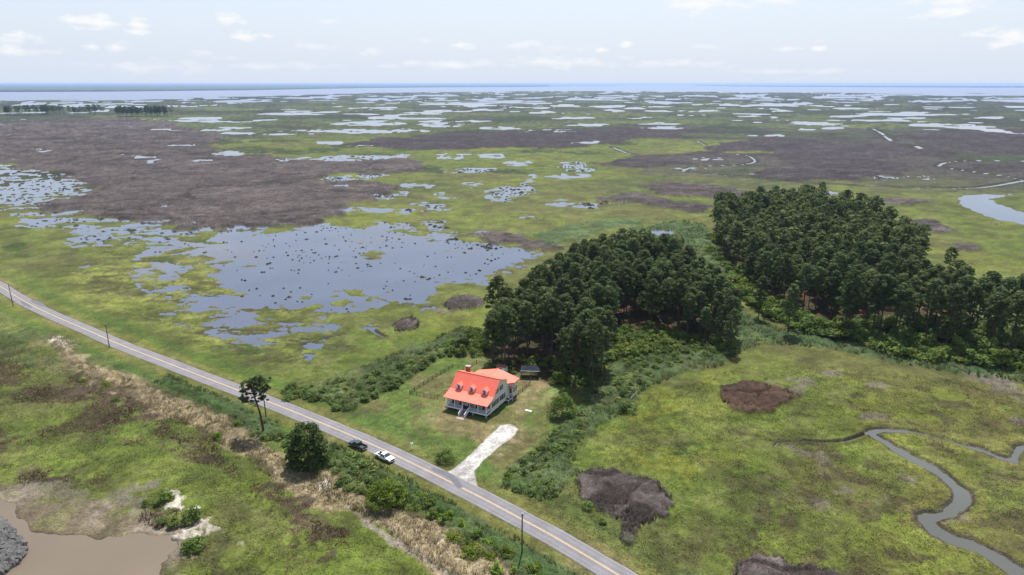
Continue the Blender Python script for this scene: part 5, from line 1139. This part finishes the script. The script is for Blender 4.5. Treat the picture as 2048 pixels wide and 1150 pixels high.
# dead snag and fallen trunks
x, y = at(1682, 668); r = empty('dead_tree', (x, y, 0)); tag(r, 'bleached white dead tree with bare branches in front of the right wood', 'dead tree')
tr = MB().tube((0, 0, -.2), (.2, 0, 6), .16, .08, 6); tr.tube((.2, 0, 6), (-.3, .2, 8.5), .08, .03, 5)
for k in range(14):
    z = 3.2 + k * .36; a = k * 2.1; L_ = 2.0 - k * .07; tr.tube((.15, 0, z), (.15 + math.cos(a) * L_, math.sin(a) * L_, z + .9), .06, .02, 4); tr.tube((.15 + math.cos(a) * L_ * .6, math.sin(a) * L_ * .6, z + .5), (.15 + math.cos(a + .6) * L_ * 1.1, math.sin(a + .6) * L_ * 1.1, z + 1.5), .04, .015, 4)
tr.build('trunk', M['deadwood'], r)
for (p0, p1, lb) in [((1312, 632), (1332, 662), 'long bleached fallen trunk lying at the edge of the nearer wood'), ((1592, 660), (1596, 672), 'short white fallen trunk at the foot of the slender pine'), ((1262, 800), (1274, 792), 'grey dead branchwood on the edge of the shrub belt')]:
    a_ = np.array(at(*p0)); b_ = np.array(at(*p1)); r = empty('fallen_trunk', (*a_, 0)); d_ = b_ - a_
    tr = MB().tube((0, 0, .5), (d_[0], d_[1], 1.6), .2, .1, 6)
    for k in range(5): f = .3 + k * .14; tr.tube((d_[0] * f, d_[1] * f, .5 + f), (d_[0] * f + random.uniform(-1.5, 1.5), d_[1] * f + random.uniform(-1.5, 1.5), 1.6 + f), .07, .02, 4)
    tr.build('trunk', M['deadwood'], r); tag(r, lb, 'fallen trunk')

# ---- shrubs
SV = {}
for key, m_ in (('myrtle', 'myrtle'), ('leaf', 'leaf'), ('bright', 'bright')):
    SV[key] = [cloud_mesh(key + '_shrub', bush_clumps([1.5, 1.2, 1.8, 1.4, 2.1, 1.0][q], [2.3, 2.9, 1.8, 2.2, 1.9, 2.4][q], [17, 14, 20, 10, 22, 12][q], 40 + q, m=44, cs=[.75, .6, .7, .8, .62, .55][q]), .19, q, M[m_]) for q in range(6)]
BELTS = [
    ('myrtle', [(560, 800), (640, 806), (692, 828), (740, 802), (800, 768), (848, 738), (884, 714), (905, 700), (880, 690), (820, 722), (740, 755), (650, 770), (570, 782)], 3.0, 75, (.6, 1.15), 'green marsh shrub in the belt left of the house lawn', 'shrubs left of the lawn'),
    ('leaf', [(900, 712), (960, 712), (975, 690), (960, 660), (925, 672), (895, 695)], 3.0, 16, (1.0, 1.6), 'leafy shrub behind the fenced side lawn by the wood', 'leafy shrubs behind the side lawn'),
    ('myrtle', [(1010, 975), (1020, 945), (1068, 905), (1130, 850), (1165, 830), (1180, 850), (1120, 905), (1095, 950), (1112, 995), (1060, 992)], 3.0, 46, (.55, 1.0), 'green shrub in the belt right of the gravel drive', 'shrubs right of the drive'),
    ('myrtle', [(1210, 790), (1240, 760), (1260, 720), (1330, 690), (1400, 690), (1440, 700), (1400, 716), (1320, 740), (1280, 775), (1240, 810)], 3.6, 44, (.7, 1.15), 'pale shrub on the slope below the nearer pine wood', 'shrubs below the nearer wood'),
    ('leaf', [(1215, 690), (1250, 662), (1330, 668), (1400, 690), (1330, 705), (1250, 715), (1215, 725)], 3.6, 34, (1.1, 2.0), 'dark leafy understorey bush in the bay of the nearer wood', 'understorey bushes of the nearer wood'),
    ('leaf', [(975, 728), (1040, 722), (1100, 722), (1190, 748), (1195, 776), (1130, 768), (1085, 738), (1000, 738)], 4.0, 26, (.9, 1.7), 'shaded leafy bush under the front pines behind the house', 'bushes under the pines behind the house'),
    ('leaf', [(1285, 652), (1330, 662), (1410, 688), (1470, 694), (1450, 706), (1380, 700), (1300, 680)], 3.8, 20, (1.0, 1.8), 'leafy bush along the right front edge of the nearer wood', 'bushes at the right front of the nearer wood'),
    ('leaf', [(1640, 655), (1760, 640), (1860, 640), (1960, 655), (2130, 680), (2130, 722), (1960, 712), (1800, 692), (1690, 668)], 5.0, 60, (1.3, 2.6), 'shaded bush between the bare trunks of the right-hand wood', 'understorey bushes of the right wood'),
    ('leaf', [(1480, 545), (1530, 600), (1620, 640), (1700, 668), (1830, 702), (1960, 722), (2130, 738), (2130, 750), (1960, 735), (1820, 716), (1690, 682), (1600, 662), (1515, 622), (1470, 575)], 3.7, 120, (1.5, 3.1), 'leafy bush along the front edge of the right-hand wood', 'bushes fronting the right wood'),
    ('leaf', [(1430, 470), (1440, 510), (1475, 555), (1465, 560), (1425, 515), (1415, 470)], 4.2, 16, (1.2, 2.2), 'leafy bush at the left edge of the right-hand wood', 'bushes at the left edge of the right wood'),
    ('myrtle', [(590, 880), (650, 905), (700, 915), (755, 945), (735, 985), (690, 975), (650, 935), (580, 900)], 3.0, 26, (.6, 1.0), 'green shrub between the rounded evergreen and the trucks', 'shrubs beside the trucks'),
    ('leaf', [(680, 970), (740, 990), (800, 985), (860, 1000), (905, 1040), (890, 1050), (830, 1030), (760, 1005), (690, 990)], 2.8, 34, (.7, 1.15), 'leafy shrub around the bright roadside tree', 'leafy shrubs round the bright tree'),
    ('bright', [(890, 1035), (960, 1065), (1020, 1100), (1060, 1140), (1110, 1165), (1010, 1170), (960, 1120), (890, 1065)], 3.2, 34, (.6, 1.05), 'bright green shrub below the road at the bottom', 'bright shrubs below the road'),
    ('myrtle', [(470, 840), (500, 835), (560, 858), (575, 890), (540, 880), (490, 870)], 2.8, 12, (.6, 1.0), 'green shrub at the foot of the tall roadside pine', 'shrubs at the roadside pine'),
]
SHR = []
for kind, P, dm, mx_, (s0, s1), lb, gr in BELTS:
    q = scatter(gp(P), dm, hash(gr) % 1 + len(gr) * 7, 4000); random.Random(len(gr)).shuffle(q)
    for (x, y) in q[:mx_]:
        s = random.uniform(s0, s1); xs_ = sorted(p_[0] for p_ in q[:mx_]); rk = 0 if x < xs_[len(xs_) // 3] else 1 if x < xs_[2 * len(xs_) // 3] else 2
        third = [', leftmost third', ', middle third', ', rightmost third'][rk] if len(xs_) > 20 else ''
        SHR.append((s / math.hypot(x, y) * (1.6 if 'between the bare' not in lb else .5), kind, random.randrange(6), x, y, s * random.uniform(.9, 1.2), s * random.uniform(.9, 1.2), s * random.uniform(.8, 1.1), random.uniform(0, 6.28), lb + third, gr + third))
SHR.sort(key=lambda t: -t[0])
for (_, kind, v_, x, y, s1_, s2_, s3_, rz, lb, gr) in SHR[:275]:
    o = link('shrub', SV[kind][v_]); o.location = (x, y, -.05); o.scale = (s1_, s2_, s3_); o.rotation_euler.z = rz; tag(o, lb, 'shrub', gr)
VV, TT = [], []                                        # the smallest-looking remainder, joined
for (_, kind, v_, x, y, s1_, s2_, s3_, rz, lb, gr) in SHR[275:]:
    me = SV[kind][v_]; q = np.zeros(len(me.vertices) * 3, np.float32); me.vertices.foreach_get('co', q); q = q.reshape(-1, 3) * [s1_, s2_, s3_]; t_ = np.zeros(len(me.vertices), np.float32); me.attributes['tint'].data.foreach_get('value', t_)
    VV.append(np.stack([q[:, 0] * math.cos(rz) - q[:, 1] * math.sin(rz) + x, q[:, 0] * math.sin(rz) + q[:, 1] * math.cos(rz) + y, q[:, 2] - .05], 1)); TT.append(t_)
V = np.vstack(VV); tag(link('small_shrubs', np_mesh('small_shrubs', V, np.arange(len(V)).reshape(-1, 3), {'tint': ('FLOAT', np.concatenate(TT))}), None, M['myrtle']), 'smaller shrubs filling the belts and the edges of both woods', 'shrubs', kind='stuff')
for (px, s, kind, lb) in [((436, 878), .95, 'bright', 'round bright shrub alone on the straw-coloured strip'), ((211, 776), 1.0, 'bright', 'round green shrub left of the straw strip, largest of the upper left cluster'), ((170, 762), .6, 'bright', 'small bright shrub at the top left by the straw strip'),
                          ((380, 818), .5, 'bright', 'small bright ball-shaped shrub on the upper straw strip'), ((230, 802), .6, 'leaf', 'small green bush below the largest upper left shrub'), ((478, 850), .9, 'leaf', 'dense green shrub left of the tall roadside pine'), ((263, 762), .5, 'leaf', 'little dark bush on the upper edge of the straw strip'),
                          ((328, 1003), 1.15, 'leaf', 'round shrub at the top of the white sand spit'), ((385, 1042), 1.5, 'leaf', 'largest shrub on the sand spit, between the sand strip and the mound'), ((349, 1052), .9, 'leaf', 'shrub at the lower end of the sand strip'), ((390, 1095), 1.2, 'leaf', 'lowest shrub below the pale sand mound'), ((321, 1050), .8, 'myrtle', 'shrub left of the others on the sand spit'), ((295, 1010), .7, 'leaf', 'small shrub left of the sand spit top'),
                          ((1175, 1015), .85, 'myrtle', 'pale green shrub at the left edge of the large brown rush stand'), ((1255, 822), 1.6, 'myrtle', 'dark shrub at the lower end of the shrub belt near the dead branchwood'), ((1205, 1045), .6, 'myrtle', 'small shrub below the large brown rush stand'), ((1015, 958), .8, 'bright', 'bright shrub at the near end of the belt right of the drive')]:
    x, y = at(*px); o = link('shrub', SV[kind][int(px[0]) % 4]); o.location = (x, y, 0); o.scale = (s, s, s * .9); o.rotation_euler.z = px[0]; tag(o, lb, 'shrub')

# ---- reed and rush tufts: nobody could count them
def tufts(name, polys, dens, hgt, cols, label, seed, nb=5, wid=.10, jitter=3.0, spread=.35):
    """leaning blades in bunches, joined"""
    r = np.random.default_rng(seed); PX, PY = [], []
    for P in polys:
        P = np.asarray(P); ar = np.ptp(P[:, 0]) * np.ptp(P[:, 1]); n = int(ar * dens); x = r.uniform(P[:, 0].min(), P[:, 0].max(), n); y = r.uniform(P[:, 1].min(), P[:, 1].max(), n)
        q = (fbm(x, y, 8, 3, 5) - .5) * jitter; i, d = sdf(x, y, P, 6); k = np.zeros(n, bool); k[i] = (d + q[i]) > 0
        PX.append(x[k]); PY.append(y[k])
    x = np.concatenate(PX); y = np.concatenate(PY); dr_ = dist_pts(x, y)
    k = dr_ > ROAD_W / 2 + 2.4; x = x[k]; y = y[k]
    k = ~(inside(x, y, LAWN) | inside(x, y, DRIVE)) & (W_[gidx(x, y)] < -1.5); x = x[k]; y = y[k]; n = len(x)
    hh = hgt * r.uniform(.6, 1.15, n) * (.75 + .5 * fbm(x, y, 6, 3, 8)); tn = np.clip(fbm(x, y, 9, 4, 12) * 1.3 - .15 + r.normal(0, .12, n), 0, 1)
    VV = np.zeros((n, nb, 3, 3)); 
    for b in range(nb):
        a = r.uniform(0, 6.28, n); l = r.uniform(.05, spread, n) * hh; ox = r.uniform(-.25, .25, n); oy = r.uniform(-.25, .25, n); w = wid * r.uniform(.7, 1.4, n); pa = r.uniform(0, 3.14, n)
        VV[:, b, 0] = np.stack([x + ox - np.cos(pa) * w, y + oy - np.sin(pa) * w, np.zeros(n) - .05], 1)
        VV[:, b, 1] = np.stack([x + ox + np.cos(pa) * w, y + oy + np.sin(pa) * w, np.zeros(n) - .05], 1)
        VV[:, b, 2] = np.stack([x + ox + np.cos(a) * l, y + oy + np.sin(a) * l, hh * r.uniform(.75, 1.05, n)], 1)
    V = VV.reshape(-1, 3); F = np.arange(len(V)).reshape(-1, 3); T = np.repeat(tn, nb * 3)
    o = link(name, np_mesh(name, V, F, {'tint': ('FLOAT', T)}), None, foliage_mat(name, *cols, rnd=0, trans=.5)); tag(o, label, 'reeds', kind='stuff'); return o
def dist_pts(x, y):
    P = ROAD[::3]; d2 = np.full(len(x), 1e18)
    for a, b in zip(P[:-1], P[1:]):
        e = b - a; t = np.clip(((x - a[0]) * e[0] + (y - a[1]) * e[1]) / (e @ e + 1e-9), 0, 1); d2 = np.minimum(d2, (x - a[0] - t * e[0]) ** 2 + (y - a[1] - t * e[1]) ** 2)
    return np.sqrt(d2)
tufts('reed_bed', [gp(REED[k]) for k in (0, 1, 2, 3)], 1.6, 1.25, (alb(112, 138, 80), alb(160, 178, 112)), 'tall blue-green reeds beside the road, the lawn and the drive', 3, wid=.13, spread=.7)
tufts('reed_bed', [gp(REED[k]) for k in (4, 5)], .6, 1.5, (alb(116, 146, 92), alb(150, 176, 112)), 'tall pale green reeds filling the gap between the two woods', 4, wid=.2, spread=.7)
tufts('straw_reeds', [STRAW], 2.2, 1.3, (alb(176, 162, 122), alb(232, 214, 178)), 'flattened straw-coloured dead reeds along the strip below the road', 5, wid=.09, spread=.8)
tufts('rush_stand', [gp(BROWN[7]), gp(BROWN[8])], 3.2, 1.5, (alb(124, 112, 110), alb(176, 162, 158)), 'grey-brown needlerush stand in the right foreground marsh', 6, wid=.09, jitter=1.2)
tufts('rush_stand', [gp(BROWN[6])], 2.6, 1.3, (alb(110, 86, 72), alb(150, 120, 100)), 'dark reddish-brown rush patch above the foreground marsh', 7, wid=.10, jitter=1.2)
tufts('rush_stand', [gp(BROWN[9]), gp(BROWN[10])], 2.0, 1.5, (alb(130, 118, 112), alb(176, 160, 150)), 'two brown rush clumps between the wide pond and the house', 8, wid=.12, jitter=1.2)
tufts('rush_stand', [gp(P) for P in REDBROWN], 4.0, .5, (alb(128, 106, 88), alb(176, 152, 126)), 'low red-brown rush patches in the lower left marsh', 9, nb=3, wid=.09, jitter=6, spread=.9)

def grass(name, poly, dens, hgt, label, seed):
    r = np.random.default_rng(seed); P = np.asarray(poly); ar = np.ptp(P[:, 0]) * np.ptp(P[:, 1]); n = int(ar * dens); x = r.uniform(P[:, 0].min(), P[:, 0].max(), n); y = r.uniform(P[:, 1].min(), P[:, 1].max(), n)
    k = inside(x, y, P); x = x[k]; y = y[k]; g = gidx(x, y); k = (W_[g] < -.8) & (brown_any[g] < .4) & (dist_pts(x, y) > ROAD_W / 2 + 1.5) & ~(inside(x, y, LAWN) | inside(x, y, DRIVE) | inside(x, y, COVE_MUD)) & (fbm(x, y, 3.5, 3, 7) > .36)
    x = x[k]; y = y[k]; g = g[k]; n = len(x); print(name, n); nb = 2; VV = np.zeros((n, nb, 3, 3)); hh = hgt * r.uniform(.4, 1.3, n); z0 = h[g] - .03
    for b in range(nb):
        a = r.uniform(0, 6.28, n); pa = r.uniform(0, 3.14, n); w = r.uniform(.05, .12, n); l = hh * r.uniform(.2, .9, n)
        VV[:, b, 0] = np.stack([x - np.cos(pa) * w, y - np.sin(pa) * w, z0], 1); VV[:, b, 1] = np.stack([x + np.cos(pa) * w, y + np.sin(pa) * w, z0], 1); VV[:, b, 2] = np.stack([x + np.cos(a) * l, y + np.sin(a) * l, z0 + hh], 1)
    cc = np.clip(c[g] * r.uniform(1.1, 2.4, (n, 1)) * np.array([1.06, 1.05, .95]), 0, .6); cc = np.concatenate([cc, np.ones((n, 1))], 1); V = VV.reshape(-1, 3)
    m = D.materials.new(name + ' blades'); m.use_nodes = True; nt = m.node_tree; b_ = nt.nodes['Principled BSDF']; b_.inputs['Roughness'].default_value = .9; b_.inputs['Specular IOR Level'].default_value = .1
    at_ = nt.nodes.new('ShaderNodeAttribute'); at_.attribute_name = 'cover'; nt.links.new(at_.outputs['Color'], b_.inputs['Base Color'])
    tr = nt.nodes.new('ShaderNodeBsdfTranslucent'); nt.links.new(at_.outputs['Color'], tr.inputs['Color']); mx = nt.nodes.new('ShaderNodeMixShader'); mx.inputs[0].default_value = .45
    nt.links.new(b_.outputs[0], mx.inputs[1]); nt.links.new(tr.outputs[0], mx.inputs[2]); nt.links.new(mx.outputs[0], nt.nodes['Material Output'].inputs['Surface'])
    tag(link(name, np_mesh(name, V, np.arange(len(V)).reshape(-1, 3), {'cover': ('FLOAT_COLOR', np.repeat(cc, nb * 3, 0))}), None, m), label, 'grass', kind='stuff')
grass('marsh_grass', gp([(1120, 860), (1240, 810), (1480, 735), (1640, 730), (2100, 780), (2120, 1180), (1330, 1180), (1050, 1010)]), 5.5, .24, 'short yellow-green marsh grass of the right foreground', 81)
grass('marsh_grass', gp([(-60, 640), (60, 690), (420, 800), (560, 900), (900, 1060), (1000, 1180), (300, 1180), (360, 1000), (-60, 960)]), 4.5, .26, 'short green marsh grass of the lower left foreground', 82)
def tussocks(name, poly, n, hgt, rad, cols, label, seed, gate=.0, lo=.4):
    r = np.random.default_rng(seed); P = np.asarray(poly); x = r.uniform(P[:, 0].min(), P[:, 0].max(), n * 6); y = r.uniform(P[:, 1].min(), P[:, 1].max(), n * 6)
    k = inside(x, y, P); x = x[k]; y = y[k]; w = W_[gidx(x, y)]; k = (w > lo) & (fbm(x, y, 14, 4, seed) > gate); x = x[k][:n]; y = y[k][:n]; m_ = len(x); nb = 16
    s = np.exp(r.normal(0, .45, m_)) * rad; VV = np.zeros((m_, nb, 3, 3)); T = np.clip(r.normal(.4, .3, m_), 0, 1)
    for b in range(nb):
        a = b / nb * 6.283 + r.uniform(0, .4, m_); a2 = a + .6; hh = hgt * r.uniform(.5, 1.1, m_) * np.sqrt(s / rad)
        e = s * r.uniform(.6, 1.3, m_)
        VV[:, b, 0] = np.stack([x + np.cos(a) * e * 1.3, y + np.sin(a) * e, np.full(m_, -.4)], 1); VV[:, b, 1] = np.stack([x + np.cos(a2) * e * 1.3, y + np.sin(a2) * e, np.full(m_, -.4)], 1)
        VV[:, b, 2] = np.stack([x + np.cos(a) * e * .35, y + np.sin(a) * e * .35, hh - .2], 1)
    V = VV.reshape(-1, 3); F = np.arange(len(V)).reshape(-1, 3)
    tag(link(name, np_mesh(name, V, F, {'tint': ('FLOAT', np.repeat(T, nb * 3))}), None, foliage_mat(name + ' cover', *cols, rnd=0, trans=.2)), label, 'tussocks', kind='stuff')
TC = (alb(92, 84, 66), alb(128, 134, 72))
tussocks('marsh_tussocks', POND, 260, .5, .5, TC, 'small dark grass tussocks dotted over the wide pond', 51, .42)
tussocks('marsh_tussocks', LEFTWATER, 900, .6, .9, TC, 'small grass tussocks strewn over the streaky water at the left', 52, .35)
for k_, (cx, cy, rx, ry) in enumerate([(945, 340, 55, 9), (1150, 335, 50, 12), (1022, 385, 60, 20), (790, 388, 60, 14), (700, 355, 80, 12), (720, 315, 130, 12), (1200, 408, 50, 10), (1800, 354, 80, 8), (560, 322, 60, 8), (1000, 480, 90, 16), (870, 440, 80, 30)]):
    tussocks('marsh_tussocks', gp(ell(cx, cy, rx, ry)), 55, .7, .9, TC, 'small grass tussocks standing in one of the middle distance ponds', 60 + k_, .3)
# ---- far shore woodland beyond the bay: canopy mass 15-20 m high
def shore(name, line, depth, label, hgt=17, seed=0):
    P = dense(gp(line), 60); n = len(P); r = np.random.default_rng(seed); rows = [(0, 0), (12, 1), (80, 1.05), (300, 1.1), (depth * .25, 1.15), (depth, 1.2)]
    VV = []
    for k, (dy, f) in enumerate(rows): VV.append(np.stack([P[:, 0] * (1 + dy / P[:, 1]), P[:, 1] + dy, hgt * f * (r.uniform(.72, 1.15, n) if f else 0 * P[:, 0] - .1)], 1))
    V = np.vstack(VV); F = [(k * n + i, k * n + i + 1, (k + 1) * n + i + 1, (k + 1) * n + i) for k in range(len(rows) - 1) for i in range(n - 1)]
    m_ = mat(name + ' canopy', (.030, .048, .026), .95, var=.4, scale=.012)
    return tag(link(name, np_mesh(name, V, np.array(F)), None, m_), label, 'woodland', kind='stuff')
shore('far_shore_woodland', [(-500, 184.5), (-100, 184), (150, 183.5), (300, 182.4), (420, 181), (520, 180), (640, 177.6), (720, 176.2), (830, 175), (940, 174.2), (1040, 173.8), (1100, 173)], 60000, 'blue hazy wooded shore across the bay on the left', 18, 1)
shore('far_point_woodland', [(1100, 172.8), (1160, 171.6), (1215, 171.2), (1250, 170.6)], 1500, 'low wooded point in the middle of the far bay', 16, 2)
shore('far_right_woodland', [(1390, 171.4), (1450, 172.2), (1520, 173), (1600, 173.4), (1700, 174), (1800, 174.4), (1950, 175), (2100, 175), (2500, 176)], 4000, 'thin hazy wooded shoreline across the bay on the right', 20, 3)

# ------------------------------------------------------------ air
hz_ = D.materials.new('summer haze'); hz_.use_nodes = True; nt = hz_.node_tree; nt.nodes.remove(nt.nodes['Principled BSDF'])
pv = nt.nodes.new('ShaderNodeVolumePrincipled'); pv.inputs['Color'].default_value = (.38, .53, .80, 1); pv.inputs['Density'].default_value = HAZE = 4.2e-5; pv.inputs['Anisotropy'].default_value = .2
nt.links.new(pv.outputs[0], nt.nodes['Material Output'].inputs['Volume'])
tag(MB().box(-132000, 132000, -132000, 132000, -4, 97).build('haze', hz_), kind='stuff')
S.cycles.max_bounces = 6; S.cycles.volume_bounces = 1; S.cycles.use_denoising = True
